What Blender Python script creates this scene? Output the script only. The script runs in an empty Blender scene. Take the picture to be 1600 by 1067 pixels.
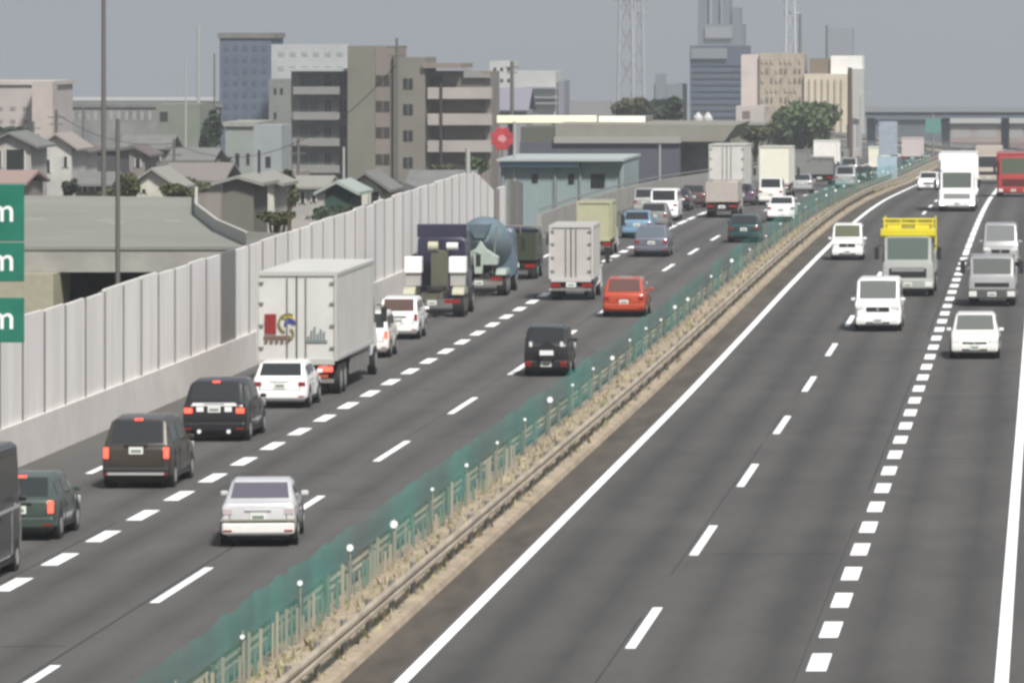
import bpy, math, random
from mathutils import Vector, Matrix
random.seed(7)
S = bpy.context.scene
COL = S.collection
R = math.radians

# ------------------------------------------------------------------ camera
CAM_H = 11.65                      # metres above the carriageway
FPX = 9300.0                       # focal length in pixels of a 1600 px wide frame
cam_d = bpy.data.cameras.new('camera')
cam = bpy.data.objects.new('camera', cam_d); COL.objects.link(cam)
cam.location = (0, 0, CAM_H); cam.rotation_euler = (R(90), 0, 0)
cam_d.sensor_width = 36.0
cam_d.lens = FPX / 1600 * 36
cam_d.shift_x = -840 / 1600
cam_d.shift_y = -(533.5 - 50) / 1600
cam_d.clip_start = 1; cam_d.clip_end = 9000
S.camera = cam

# ------------------------------------------------------------------ light
SUN_EL, SUN_AZ = 50, 150           # azimuth: where the sun stands, degrees clockwise from +Y
w = bpy.data.worlds.new('World'); S.world = w; w.use_nodes = True
nt = w.node_tree; nt.nodes.clear()
out = nt.nodes.new('ShaderNodeOutputWorld'); bg = nt.nodes.new('ShaderNodeBackground')
sky = nt.nodes.new('ShaderNodeTexSky'); sky.sky_type = 'NISHITA'; sky.sun_disc = False
sky.sun_elevation = R(SUN_EL); sky.sun_rotation = R(SUN_AZ); sky.dust_density = 4; sky.air_density = 1.2
mixn = nt.nodes.new('ShaderNodeMix'); mixn.data_type = 'RGBA'; mixn.inputs[0].default_value = 0.86
tc = nt.nodes.new('ShaderNodeTexCoord'); mp = nt.nodes.new('ShaderNodeMapping'); mp.inputs['Scale'].default_value = (1.2, 1.2, 7)
nz = nt.nodes.new('ShaderNodeTexNoise'); nz.inputs['Scale'].default_value = 2.2; nz.inputs['Detail'].default_value = 6
rp = nt.nodes.new('ShaderNodeValToRGB')
rp.color_ramp.elements[0].position = .36; rp.color_ramp.elements[0].color = (1.84, 2.02, 2.42, 1)
rp.color_ramp.elements[1].position = .66; rp.color_ramp.elements[1].color = (2.75, 2.94, 3.28, 1)
nt.links.new(tc.outputs['Generated'], mp.inputs[0]); nt.links.new(mp.outputs[0], nz.inputs[0]); nt.links.new(nz.outputs[0], rp.inputs[0])
nt.links.new(sky.outputs[0], mixn.inputs[6]); nt.links.new(rp.outputs[0], mixn.inputs[7])
nt.links.new(mixn.outputs[2], bg.inputs[0]); bg.inputs[1].default_value = 0.08
nt.links.new(bg.outputs[0], out.inputs[0])
sd = bpy.data.lights.new('sun', 'SUN'); sd.energy = 3.3; sd.angle = R(7); sd.color = (1, .965, .91)
so = bpy.data.objects.new('sun', sd); COL.objects.link(so)
az = R(SUN_AZ); el = R(SUN_EL)
sv = Vector((math.sin(az) * math.cos(el), math.cos(az) * math.cos(el), math.sin(el)))
so.rotation_euler = sv.to_track_quat('Z', 'Y').to_euler()
S.view_settings.view_transform = 'Standard'; S.view_settings.look = 'None'
S.view_settings.exposure = 0.75; S.view_settings.gamma = 1
S.cycles.filter_width = 2.9        # soft surveillance lens
S.cycles.max_bounces = 6; S.cycles.transparent_max_bounces = 24; S.cycles.volume_bounces = 1
S.cycles.use_denoising = True

# ------------------------------------------------------------------ materials
MATS = {}
def mat(name, col, rough=.6, metal=0, emit=None, es=0, var=0.0, vs=3.0, alpha=None, coat=0, stretch=None, spec=None, bump=0):
    if name in MATS: return MATS[name]
    if max(col) < .72: col = tuple(x * .84 for x in col)
    m = bpy.data.materials.new(name); m.use_nodes = True
    n = m.node_tree.nodes; l = m.node_tree.links; b = n['Principled BSDF']
    b.inputs['Roughness'].default_value = rough; b.inputs['Metallic'].default_value = metal
    b.inputs['Coat Weight'].default_value = coat
    if spec is not None: b.inputs['Specular IOR Level'].default_value = spec
    c = (*col, 1); b.inputs['Base Color'].default_value = c
    if var or bump:
        t = n.new('ShaderNodeTexCoord'); q = n.new('ShaderNodeMapping'); k = n.new('ShaderNodeTexNoise')
        q.inputs['Scale'].default_value = stretch or (1, 1, 1)
        k.inputs['Scale'].default_value = vs; k.inputs['Detail'].default_value = 7; k.inputs['Roughness'].default_value = .65
        l.new(t.outputs['Object'], q.inputs[0]); l.new(q.outputs[0], k.inputs[0])
        if var:
            r = n.new('ShaderNodeValToRGB'); r.color_ramp.elements[0].position = .3; r.color_ramp.elements[1].position = .72
            r.color_ramp.elements[0].color = (*[max(0, x * (1 - var)) for x in col], 1)
            r.color_ramp.elements[1].color = (*[min(1, x * (1 + var)) for x in col], 1)
            l.new(k.outputs[0], r.inputs[0]); l.new(r.outputs[0], b.inputs['Base Color'])
        if bump:
            bp = n.new('ShaderNodeBump'); bp.inputs['Strength'].default_value = bump
            l.new(k.outputs[0], bp.inputs['Height']); l.new(bp.outputs[0], b.inputs['Normal'])
    if emit:
        b.inputs['Emission Color'].default_value = (*emit, 1); b.inputs['Emission Strength'].default_value = es
    if alpha is not None: b.inputs['Alpha'].default_value = alpha
    MATS[name] = m
    return m
def paint(name, col, rough=.32, metal=0.0):
    return mat('paint_' + name, col, rough, metal, coat=.4, var=.08, vs=1.5)

GLASS = mat('vehicle_glass', (.035, .04, .042), .14, spec=.5)
GLASS_LT = mat('vehicle_glass_light', (.15, .165, .155), .25, spec=.3)
TYRE = mat('tyre_rubber', (.018, .018, .018), .85)
RIM = mat('rim_alloy', (.5, .5, .5), .35, .6)
BLACK = mat('black_plastic', (.02, .02, .02), .6)
DARK = mat('dark_underbody', (.03, .03, .028), .8, var=.3)
CHROME = mat('chrome', (.75, .75, .75), .2, .8)
RED_LAMP = mat('red_lamp', (.3, .015, .012), .3)
RED_LIT = mat('red_lamp_lit', (.6, .03, .02), .3, emit=(1, .07, .04), es=2.3)
WHITE_LAMP = mat('headlamp_lens', (.75, .75, .72), .15)
WHITE_LIT = mat('headlamp_lit', (.9, .9, .85), .2, emit=(1, .98, .9), es=2.2)
AMBER = mat('amber_lamp', (.55, .2, .03), .3)
PLATE = mat('number_plate', (.72, .74, .7), .5)
PLATE_Y = mat('number_plate_yellow', (.7, .6, .12), .5)
INK = mat('plate_ink', (.2, .27, .22), .6)
CONC = mat('concrete', (.36, .35, .32), .85, var=.2, vs=.6, bump=.2)
CONC_D = mat('concrete_dark', (.2, .195, .18), .9, var=.25, vs=.5)
STEEL = mat('galvanised_steel', (.3, .29, .27), .55, .35, var=.2, vs=2)

# ------------------------------------------------------------------ mesh helpers
def tag(o, label=None, cat=None, group=None, kind=None):
    if label: o['label'] = label
    if cat: o['category'] = cat
    if group: o['group'] = group
    if kind: o['kind'] = kind
    return o
def thing(name, label, cat, loc=(0, 0, 0), rz=0, group=None, rx=0):
    o = bpy.data.objects.new(name, None); COL.objects.link(o); o.empty_display_size = .3
    o.location = loc; o.rotation_euler = (rx, 0, rz)
    return tag(o, label, cat, group)
class MB:
    def __init__(s): s.v = []; s.f = []
    def add(s, vs, fs):
        b = len(s.v); s.v += [tuple(p) for p in vs]; s.f += [tuple(i + b for i in f) for f in fs]; return s
    def box(s, x0, x1, y0, y1, z0, z1):
        if x0 > x1: x0, x1 = x1, x0
        return s.add([(x0, y0, z0), (x1, y0, z0), (x1, y1, z0), (x0, y1, z0), (x0, y0, z1), (x1, y0, z1), (x1, y1, z1), (x0, y1, z1)],
                     [(0, 3, 2, 1), (4, 5, 6, 7), (0, 1, 5, 4), (1, 2, 6, 5), (2, 3, 7, 6), (3, 0, 4, 7)])
    def quad(s, a, b, c, d): return s.add([a, b, c, d], [(0, 1, 2, 3)])
    def prism(s, poly, axis, a, b):
        # poly: 2-D points; axis 'x' -> (y,z), 'y' -> (x,z), 'z' -> (x,y)
        def P(p, t): return {'x': (t, p[0], p[1]), 'y': (p[0], t, p[1]), 'z': (p[0], p[1], t)}[axis]
        n = len(poly); vs = [P(p, a) for p in poly] + [P(p, b) for p in poly]
        fs = [tuple(range(n)), tuple(range(2 * n - 1, n - 1, -1))] + [(i, i + n, (i + 1) % n + n, (i + 1) % n) for i in range(n)]
        return s.add(vs, fs)
    def tube(s, p, q, r, r2=None, n=8):
        p = Vector(p); q = Vector(q); r2 = r if r2 is None else r2
        d = (q - p).normalized(); u = d.orthogonal().normalized(); t = d.cross(u)
        vs = [p + (u * math.cos(2 * math.pi * i / n) + t * math.sin(2 * math.pi * i / n)) * r for i in range(n)]
        vs += [q + (u * math.cos(2 * math.pi * i / n) + t * math.sin(2 * math.pi * i / n)) * r2 for i in range(n)]
        return s.add(vs, [tuple(range(n - 1, -1, -1)), tuple(range(n, 2 * n))] + [(i, (i + 1) % n, (i + 1) % n + n, i + n) for i in range(n)])
    def build(s, name, m, parent=None, smooth=False, bevel=0, loc=None):
        me = bpy.data.meshes.new(name); me.from_pydata(s.v, [], s.f); me.validate(); me.update()
        o = bpy.data.objects.new(name, me); COL.objects.link(o)
        me.materials.append(m)
        if smooth:
            me.shade_smooth(); me.set_sharp_from_angle(angle=R(38))
        if bevel:
            bm = o.modifiers.new('b', 'BEVEL'); bm.width = bevel; bm.segments = 2; bm.limit_method = 'ANGLE'
        if parent: o.parent = parent
        if loc: o.location = loc
        return o
def box(name, m, parent, x0, x1, y0, y1, z0, z1, bevel=0):
    return MB().box(x0, x1, y0, y1, z0, z1).build(name, m, parent, bevel=bevel)
def interp(tab, x):
    if x <= tab[0][0]: return tab[0][1]
    for (a, u), (b, v) in zip(tab, tab[1:]):
        if x <= b: return u + (v - u) * (x - a) / (b - a)
    return tab[-1][1]
def at(px, py, Y):                  # photo pixel -> point at real distance Y
    return ((px - 1640) * Y / FPX, Y, CAM_H - (py - 50) * Y / FPX)
def ax(px, Y): return (px - 1640) * Y / FPX
def azz(py, Y): return CAM_H - (py - 50) * Y / FPX

# ------------------------------------------------------------------ road geometry
PROF = [(0, 0), (190, 0), (230, .14), (262, .3), (300, .38), (340, .38), (380, .2), (420, -.2), (460, -.8), (500, -1.4), (540, -2.1), (620, -3.05), (720, -4.3),
        (830, -5.9), (914, -7.2), (1000, -8.2), (1100, -9.0), (1300, -9.6), (2000, -10), (9000, -10)]
def zr(Y): return (interp(PROF, Y - 14) + interp(PROF, Y) * 2 + interp(PROF, Y + 14)) / 4
def cx(Y): return 0 if Y < 850 else -3.0e-4 * (Y - 850) ** 2
def ystations(y0, y1):
    r = []; y = y0
    while y < y1:
        r.append(y); y += 10 if y < 900 else 25
    r.append(y1); return r
def strip(mb, x0, x1, y0, y1, dz):
    ys = ystations(y0, y1)
    for a, b in zip(ys, ys[1:]):
        mb.quad((x0 + cx(a), a, zr(a) + dz), (x1 + cx(a), a, zr(a) + dz), (x1 + cx(b), b, zr(b) + dz), (x0 + cx(b), b, zr(b) + dz))

# asphalt: wear along the wheel tracks, patches, grain
def asphalt(name, base, tracks):
    m = bpy.data.materials.new(name); m.use_nodes = True; n = m.node_tree.nodes; l = m.node_tree.links; b = n['Principled BSDF']
    t = n.new('ShaderNodeTexCoord')
    def noise(sc, st, det=5):
        q = n.new('ShaderNodeMapping'); q.inputs['Scale'].default_value = st; k = n.new('ShaderNodeTexNoise'); k.inputs['Scale'].default_value = sc
        k.inputs['Detail'].default_value = det; l.new(t.outputs['Object'], q.inputs[0]); l.new(q.outputs[0], k.inputs[0]); return k.outputs[0]
    def math_(op, a, c):
        k = n.new('ShaderNodeMath'); k.operation = op
        for i, x in enumerate((a, c)):
            if isinstance(x, (int, float)): k.inputs[i].default_value = x
            elif x is not None: l.new(x, k.inputs[i])
        return k.outputs[0]
    sep = n.new('ShaderNodeSeparateXYZ'); l.new(t.outputs['Object'], sep.inputs[0])
    wear = None
    for tx in tracks:
        d = math_('ABSOLUTE', math_('SUBTRACT', sep.outputs[0], tx), None)
        g = math_('MAXIMUM', math_('SUBTRACT', 1.0, math_('DIVIDE', d, .62)), 0.0)
        wear = g if wear is None else math_('ADD', wear, g)
    patch = noise(.35, (1, .05, 1), 3); fine = noise(9, (1, 1, 1), 6); blot = noise(1.2, (1, .25, 1), 4)
    v = math_('ADD', math_('MULTIPLY', patch, .55), math_('MULTIPLY', blot, .35))
    v = math_('ADD', v, math_('MULTIPLY', fine, .36))
    lft = math_('MULTIPLY', math_('LESS_THAN', sep.outputs[0], -13.5), .14); v = math_('ADD', v, math_('SUBTRACT', lft, .05))
    joint = noise(.11, (.25, 1, 1), 2); v = math_('ADD', v, math_('MULTIPLY', math_('SUBTRACT', joint, .5), .3))
    v = math_('SUBTRACT', v, math_('MULTIPLY', wear, .27))
    r = n.new('ShaderNodeValToRGB'); r.color_ramp.elements[0].position = .28; r.color_ramp.elements[1].position = .85
    r.color_ramp.elements[0].color = (base * .70, base * .68, base * .66, 1); r.color_ramp.elements[1].color = (base * 1.34, base * 1.29, base * 1.23, 1)
    l.new(v, r.inputs[0]); l.new(r.outputs[0], b.inputs['Base Color'])
    b.inputs['Roughness'].default_value = .9; b.inputs['Specular IOR Level'].default_value = .25
    bp = n.new('ShaderNodeBump'); bp.inputs['Strength'].default_value = .25; l.new(fine, bp.inputs['Height']); l.new(bp.outputs[0], b.inputs['Normal'])
    MATS[name] = m; return m
ASPH = asphalt('asphalt', .083, [-1.7, -3.4, -5.2, -6.9, -9.0, -10.6, -15.8, -17.4, -19.3, -21.0, -22.8, -24.5])

# ground
GRP = [(-400, -5), (300, -5), (480, -5.5), (600, -7), (800, -10), (1100, -13), (6500, -75), (9000, -104)]
def zg(Y): return interp(GRP, Y)
gx = [-3000, -1500, -700, -350, -200, -120, -80, -50, -20, 0, 30, 60, 120, 300, 800, 2000]
gy = [-60, 0, 60, 120, 200, 300, 400, 480, 540, 600, 660, 720, 800, 900, 1000, 1100, 1300, 1600, 2000, 2600, 3400, 4500, 6500]
mb = MB(); vs = [(x, y, zg(y) - .3) for y in gy for x in gx]; nx = len(gx)
mb.add(vs, [(j * nx + i, j * nx + i + 1, (j + 1) * nx + i + 1, (j + 1) * nx + i) for j in range(len(gy) - 1) for i in range(nx - 1)])
tag(mb.build('ground', mat('ground_earth', (.12, .118, .10), .95, var=.4, vs=.06)), kind='structure')
# road bed and embankment
mb = MB(); strip(mb, -27.9, 3.4, 20, 1500, 0)
tag(mb.build('road', ASPH), kind='structure')
mb = MB()
ys = ystations(20, 1500)
for a, b in zip(ys, ys[1:]):
    for xi, xo in ((-27.9, -36), (3.4, 12)):
        P = [(xi + cx(a), a, zr(a) - .004), (xi + cx(b), b, zr(b) - .004), (xo + cx(b), b, zg(b) - .6), (xo + cx(a), a, zg(a) - .6)]
        mb.quad(*(P if xi < 0 else P[::-1]))
tag(mb.build('embankment', mat('embankment_grass', (.07, .085, .04), .95, var=.35, vs=.5)), kind='structure')
# median
mb = MB()
for a, b in zip(ys, ys[1:]):
    c1 = [(-14.6, .004), (-14.55, .12), (-13.4, .2), (-12.75, .12), (-12.7, .004)]
    for (xa, za), (xb, zb) in zip(c1, c1[1:]):
        mb.quad((xa + cx(a), a, zr(a) + za), (xb + cx(a), a, zr(a) + zb), (xb + cx(b), b, zr(b) + zb), (xa + cx(b), b, zr(b) + za))
MEDM = mat('median_gravel', (.40, .325, .24), .95, var=.3, vs=1.6, bump=.6, stretch=(1, .5, 1))
tag(mb.build('median', MEDM), kind='structure')
mb = MB(); strip(mb, -12.7, -11.84, 20, 1500, .004)
tag(mb.build('gutter', mat('gutter_dirt', (.09, .077, .06), .95, var=.4, vs=1.3, stretch=(1, .15, 1))), kind='structure')
# markings
LINE = mat('road_paint', (.90, .90, .88), .6, var=.28, vs=4.5)
for e_, p_ in zip([n for n in LINE.node_tree.nodes if n.type == 'VALTORGB'][0].color_ramp.elements, (.33, .46)): e_.position = p_
def marks(name, x, wd, y0, y1, seg=None, gap=None, ph=0):
    mb = MB()
    if seg is None: strip(mb, x - wd / 2, x + wd / 2, y0, y1, .008)
    else:
        y = y0 + ph
        while y < y1:
            mb.quad((x - wd / 2 + cx(y), y, zr(y) + .008), (x + wd / 2 + cx(y), y, zr(y) + .008), (x + wd / 2 + cx(y + seg), y + seg, zr(y + seg) + .008), (x - wd / 2 + cx(y + seg), y + seg, zr(y + seg) + .008))
            y += seg + gap
    tag(mb.build(name, LINE), kind='structure')
marks('edge_line', -11.62, .24, 20, 1400)
marks('edge_line', -.86, .25, 20, 1400)
marks('lane_line', -7.93, .2, 112.5 - 80, 1200, 8, 12)
marks('lane_line', -18.28, .2, 121.5 - 80, 1200, 8, 12)
marks('lane_line', -25.35, .2, 157 - 80, 300, 5, 15)
marks('block_line', -4.26, .37, 108.5 - 48, 300, 3.1, 2.9)
marks('lane_line', -4.26, .3, 300.5, 1200, 8, 1.2)
marks('block_line', -21.86, .38, 112 - 48, 330, 3.0, 3.0)
marks('lane_line', -21.86, .3, 330, 1200, 8, 2)

# construction joints and tar seams in the asphalt
SEAM = mat('tar_seam', (.035, .035, .035), .6, var=.3)
mb = MB(); rj = random.Random(3)
for x in (-8.15, -4.62, -18.5, -22.2):
    y = 95
    while y < 500:
        l_ = rj.uniform(12, 60); strip(mb, x + rj.uniform(-.02, .02), x + .035, y, min(y + l_, 500), .003); y += l_ + rj.uniform(0, 25)
for i in range(22):
    y = 98 + i * 11 + rj.uniform(-4, 4); xa, xb = rj.choice(((-11.4, -8.3), (-7.7, -4.7), (-3.9, -1.1), (-17.9, -15.4), (-21.5, -18.7), (-25.0, -22.2)))
    mb.quad((xa, y, zr(y) + .0035), (xb, y + .2, zr(y) + .0035), (xb, y + .26, zr(y) + .0035), (xa, y + .06, zr(y) + .0035))
tag(mb.build('road_seams', SEAM), kind='structure')
# ------------------------------------------------------------------ median furniture
NETM = mat('teal_net', (.045, .43, .36), .8, alpha=.38, var=.4, vs=.3)
def worn(m, sc, lo, hi, st=(1, 1, 1)):
    n = m.node_tree.nodes; l = m.node_tree.links; t = n.new('ShaderNodeTexCoord'); q = n.new('ShaderNodeMapping'); q.inputs['Scale'].default_value = st
    k = n.new('ShaderNodeTexNoise'); k.inputs['Scale'].default_value = sc; k.inputs['Detail'].default_value = 5
    g = n.new('ShaderNodeMapRange'); g.inputs[1].default_value = .36; g.inputs[2].default_value = .64; g.inputs[3].default_value = lo; g.inputs[4].default_value = hi
    l.new(t.outputs['Object'], q.inputs[0]); l.new(q.outputs[0], k.inputs[0]); l.new(k.outputs[0], g.inputs[0]); l.new(g.outputs[0], n['Principled BSDF'].inputs['Alpha'])
worn(NETM, .12, .12, .44)
def fence_net():
    t = thing('anti_glare_fence', 'teal see-through anti-glare netting with slim posts running along the central reservation', 'fence', (0, 0, 0))
    mb = MB(); ys = [88 + 8 * i for i in range(77)]
    for a, b in zip(ys, ys[1:]):
        ya = a; h0 = 0; st_ = 8 if a > 240 else 1
        while ya < b - .01:
            yb = ya + st_; h1 = h0; h0 = random.uniform(-.1, .04) if st_ == 1 else 0
            mb.quad((-14.15, ya, zr(ya) + .4), (-14.15, yb, zr(yb) + .4), (-14.15, yb, zr(yb) + 1.68 + h0), (-14.15, ya, zr(ya) + 1.68 + h1)); ya = yb
    # slats woven through the netting
    y = 92; SLM = [mat('slat_a', (.30, .30, .24), .7), mat('slat_b', (.15, .24, .19), .7), mat('slat_c', (.40, .36, .28), .7)]
    for i in range(80):
        h = .62 + .5 * random.random() - (y - 92) * .002
        MB().box(-14.18 + .05 * random.random(), -14.1, y, y + .03, zr(y) + .2, zr(y) + h).build('slat', SLM[random.randrange(3)], t); y += .4 + .45 * random.random() + (y - 92) * .006
    mb.build('net', NETM, t)
    PST = mat('fence_post', (.33, .3, .24), .7, var=.3)
    RF = mat('white_reflector', (.95, .95, .95), .3, emit=(1, 1, 1), es=.0)
    for i, y in enumerate(ys):
        po = MB().tube((-14.1, y, zr(y) + .1), (-14.1, y, zr(y) + 1.2), .016).build('post', PST, t)
        if y < 230 or i % 2 == 0:
            rr = random.choice((.04, .045, .05, .07, .085))
            zz = zr(y) + 1.16 + random.uniform(-.1, .14)
            MB().tube((-14.1, y - .06, zz), (-14.1, y - .02, zz), rr, n=12).build('reflector', RF, po)
fence_net()
def guard_rail(name, x, side, label, m):
    t = thing(name, label, 'guard rail')
    mb = MB(); yy = ystations(84, 1200)
    prof = [(0, .46), (.05 * side, .50), (.05 * side, .56), (0, .61), (.05 * side, .66), (.05 * side, .72), (0, .78)]
    for a, b in zip(yy, yy[1:]):
        for (p, za), (q, zb) in zip(prof, prof[1:]):
            mb.quad((x + p + cx(a), a, zr(a) + za), (x + q + cx(a), a, zr(a) + zb), (x + q + cx(b), b, zr(b) + zb), (x + p + cx(b), b, zr(b) + za))
            mb.quad((x + p - side * .012 + cx(a), a, zr(a) + za), (x + q - side * .012 + cx(a), a, zr(a) + zb), (x + q - side * .012 + cx(b), b, zr(b) + zb), (x + p - side * .012 + cx(b), b, zr(b) + za))
    mb.build('beam', m, t)
    for i in range(90):
        y = 86 + 4 * i
        MB().tube((x - side * .1, y, zr(y)), (x - side * .1, y, zr(y) + .8), .06).build('post', STEEL, t)
    return t
RAILT = mat('rail_weathered', (.45, .385, .30), .7, .0, var=.35, vs=.9, stretch=(1, .6, 3))
guard_rail('guard_rail', -12.95, 1, 'weathered tan guard rail on the side of the oncoming carriageway', RAILT)
guard_rail('guard_rail', -14.45, -1, 'steel guard rail behind the teal netting, beside the queueing carriageway', RAILT)
# dry grass on the reservation
mb = MB()
for i in range(4200):
    y = 95 + 420 * random.random() ** 1.6; x = -14.2 + 1.3 * random.random(); z = zr(y) + .12
    h = .08 + .22 * random.random() ** 2; a = random.random() * 3.14; wv = .03 + .05 * random.random()
    dx, dy = math.cos(a) * wv, math.sin(a) * wv
    mb.add([(x - dx, y - dy, z), (x + dx, y + dy, z), (x + (random.random() - .5) * .25, y + (random.random() - .5) * .25, z + h)], [(0, 1, 2)])
tag(mb.build('dry_grass', mat('dry_grass', (.36, .33, .19), .9, var=.6, vs=.8)), 'dry straw-coloured grass growing on the central reservation', 'grass', kind='stuff')

# ------------------------------------------------------------------ noise barriers
PANELS = [mat('barrier_panel_%d' % i, c, .7, var=.13, vs=.9, stretch=(1, 1, .14)) for i, c in enumerate([(.735, .71, .685), (.755, .73, .70), (.735, .715, .70), (.77, .755, .73), (.73, .70, .69)])]
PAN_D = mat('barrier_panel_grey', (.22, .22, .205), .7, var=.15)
def barrier(y0, y1, step, hf, label, pm, x=-27.75, dark=(), basez=1.15):
    t = thing('noise_barrier', label, 'noise barrier')
    y = y0; bb = MB(); k = 0
    while y < y1 - .01:
        e = min(y + step, y1)
        za, zb = zr(y), zr(e)
        ca, cb = cx(y), cx(e)
        # base stretch
        for (dx, z0, z1) in ((0, -.3, basez),):
            bb.add([(x - .25 + ca, y, za + z0), (x + .16 + ca, y, za + z0), (x + .10 + ca, y, za + z1), (x - .25 + ca, y, za + z1),
                    (x - .25 + cb, e, zb + z0), (x + .16 + cb, e, zb + z0), (x + .10 + cb, e, zb + z1), (x - .25 + cb, e, zb + z1)],
                   [(1, 5, 6, 2), (3, 2, 6, 7), (0, 3, 7, 4), (0, 1, 2, 3), (4, 7, 6, 5)])
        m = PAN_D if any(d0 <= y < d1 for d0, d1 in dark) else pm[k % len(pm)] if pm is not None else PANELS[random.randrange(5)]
        p = MB(); g = .12; j = random.uniform(-.05, .05)
        ha, hb = hf(y) + j, hf(e) + j
        q = [(y + g, za + basez - .02), (e - g, zb + basez - .02), (e - g, zb + hb), (y + g, za + ha)]
        p.add([(x + ca, q[0][0], q[0][1]), (x + cb, q[1][0], q[1][1]), (x + cb, q[2][0], q[2][1]), (x + ca, q[3][0], q[3][1]),
               (x - .1 + ca, q[0][0], q[0][1]), (x - .1 + cb, q[1][0], q[1][1]), (x - .1 + cb, q[2][0], q[2][1]), (x - .1 + ca, q[3][0], q[3][1])],
              [(0, 1, 2, 3), (7, 6, 5, 4), (3, 2, 6, 7), (0, 3, 7, 4), (1, 5, 6, 2)])
        p.build('panel', m, t)
        MB().box(x - .16 + ca, x + .02 + ca, y - .09, y + .09, za + basez - .3, za + hf(y) - .02).build('post', STEEL, t)
        y = e; k += 1
    bb.build('concrete_base', mat('barrier_base', (.66, .63, .60), .85, var=.1, vs=.8), t)
    return t
def hw(y): return interp([(120, 3.85), (165, 3.95), (180, 4.1), (215, 4.25), (240, 4.35), (262, 4.5), (284, 4.62), (289, 4.4), (296, 3.6), (301, 2.9)], y)
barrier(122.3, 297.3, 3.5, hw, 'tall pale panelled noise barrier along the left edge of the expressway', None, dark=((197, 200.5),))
# the end of the wall: a return panel and a low parapet that carries on
barrier(300, 303.5, 3.5, lambda y: 3.4, 'short bright panel standing just past the sloping end of the pale noise barrier', PANELS, basez=.4)
barrier(306, 314, 4, lambda y: 3.7 - (y - 306) * .05, 'grey-brown panels behind the end of the pale noise barrier', [PAN_D], basez=.5)
t = thing('parapet', 'low grey concrete parapet on the left beside the waiting lorries', 'parapet')
mb = MB()
for a, b in zip(ystations(324, 820), ystations(324, 820)[1:]):
    mb.add([(-27.9, a, zr(a) - .3), (-27.6, a, zr(a) - .3), (-27.65, a, zr(a) + 1.35), (-27.9, a, zr(a) + 1.35), (-27.9, b, zr(b) - .3), (-27.6, b, zr(b) - .3), (-27.65, b, zr(b) + 1.35), (-27.9, b, zr(b) + 1.35)],
           [(1, 5, 6, 2), (3, 2, 6, 7), (0, 3, 7, 4), (0, 1, 2, 3)])
mb.build('wall', CONC, t)
rb = MB()
for a, b in zip(ystations(324, 820), ystations(324, 820)[1:]):
    rb.tube((-27.78, a, zr(a) + 1.6), (-27.78, b, zr(b) + 1.6), .05, n=6)
rb.build('handrail', STEEL, t)
barrier(822, 975, 9, lambda y: 4.6 + (y > 900) * .8, 'far white noise barrier panels beyond the green tree, under the overpass', [mat('white_panel', (.75, .74, .72), .6, var=.1), mat('panel_mint', (.45, .52, .5), .6), mat('panel_pink', (.62, .57, .55), .6)], x=-27.9)

# ------------------------------------------------------------------ vehicles
def loft(st, W, cab_w=.78):
    rings = []
    for (y, zb, belt, top, ws) in st:
        h = W / 2 * ws; cabin = top - belt > .2
        rw = h * (cab_w if cabin else .9); ed = .08 if cabin else .3 * (top - belt)
        pts = [(.84 * h, zb), (h * .985, zb + .14), (h, zb + (belt - zb) * .55), (.965 * h, belt), (rw, top - ed), (rw * .86, top)]
        rings.append([(-x, y, z) for x, z in pts] + [(x, y, z) for x, z in reversed(pts)])
    return rings
def srf(rings, s, t):
    i = min(int(s), len(rings) - 2); u = s - i; n = len(rings[0]); j = min(int(t), n - 2); v = t - j
    a, b, c, d = (Vector(rings[i][j]), Vector(rings[i][j + 1]), Vector(rings[i + 1][j]), Vector(rings[i + 1][j + 1]))
    p = (a * (1 - v) + b * v) * (1 - u) + (c * (1 - v) + d * v) * u
    nrm = ((c - a) * (1 - v) + (d - b) * v).cross((b - a) * (1 - u) + (d - c) * u)
    return p, (nrm.normalized() if nrm.length > 1e-6 else Vector((0, 0, 1)))
def patch(rings, s0, s1, t0, t1, ns=3, nt_=3, off=.008, s0b=None, s1b=None):
    vs = []
    for i in range(ns + 1):
        for j in range(nt_ + 1):
            v = j / nt_; a = s0 + ((s0b if s0b is not None else s0) - s0) * v; b = s1 + ((s1b if s1b is not None else s1) - s1) * v
            p, n = srf(rings, a + (b - a) * i / ns, t0 + (t1 - t0) * v)
            c = Vector((0, p.y, .8)); n = n if n.dot(p - c) > 0 else -n
            vs.append(p + n * off)
    k = nt_ + 1
    return MB().add(vs, [(i * k + j, i * k + j + 1, (i + 1) * k + j + 1, (i + 1) * k + j) for i in range(ns) for j in range(nt_)])
def wheel(parent, x, y, r, wd=.2, rim=RIM, rr=.6):
    sgn = 1 if x > 0 else -1
    o = MB().tube((-wd / 2, 0, 0), (wd / 2, 0, 0), r, n=20).build('wheel', TYRE, parent, smooth=True, loc=(x - sgn * wd / 2, y, r))
    m = MB().tube((sgn * wd / 2, 0, 0), (sgn * (wd / 2 + .012), 0, 0), r * rr, n=14)
    m.build('rim', rim, o)
    return o
def plate(root, x, y, z, m=PLATE, s=-1, wd=.36, h=.18):
    o = MB().box(x - wd / 2, x + wd / 2, *sorted((y, y + s * .02)), z - h / 2, z + h / 2).build('license_plate', m, root)
    k = MB(); yy = sorted((y + s * .021, y + s * .024))
    k.box(x - .13, x + .13, *yy, z - .05, z + .02)
    k.build('plate_marks', INK, o)
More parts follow.
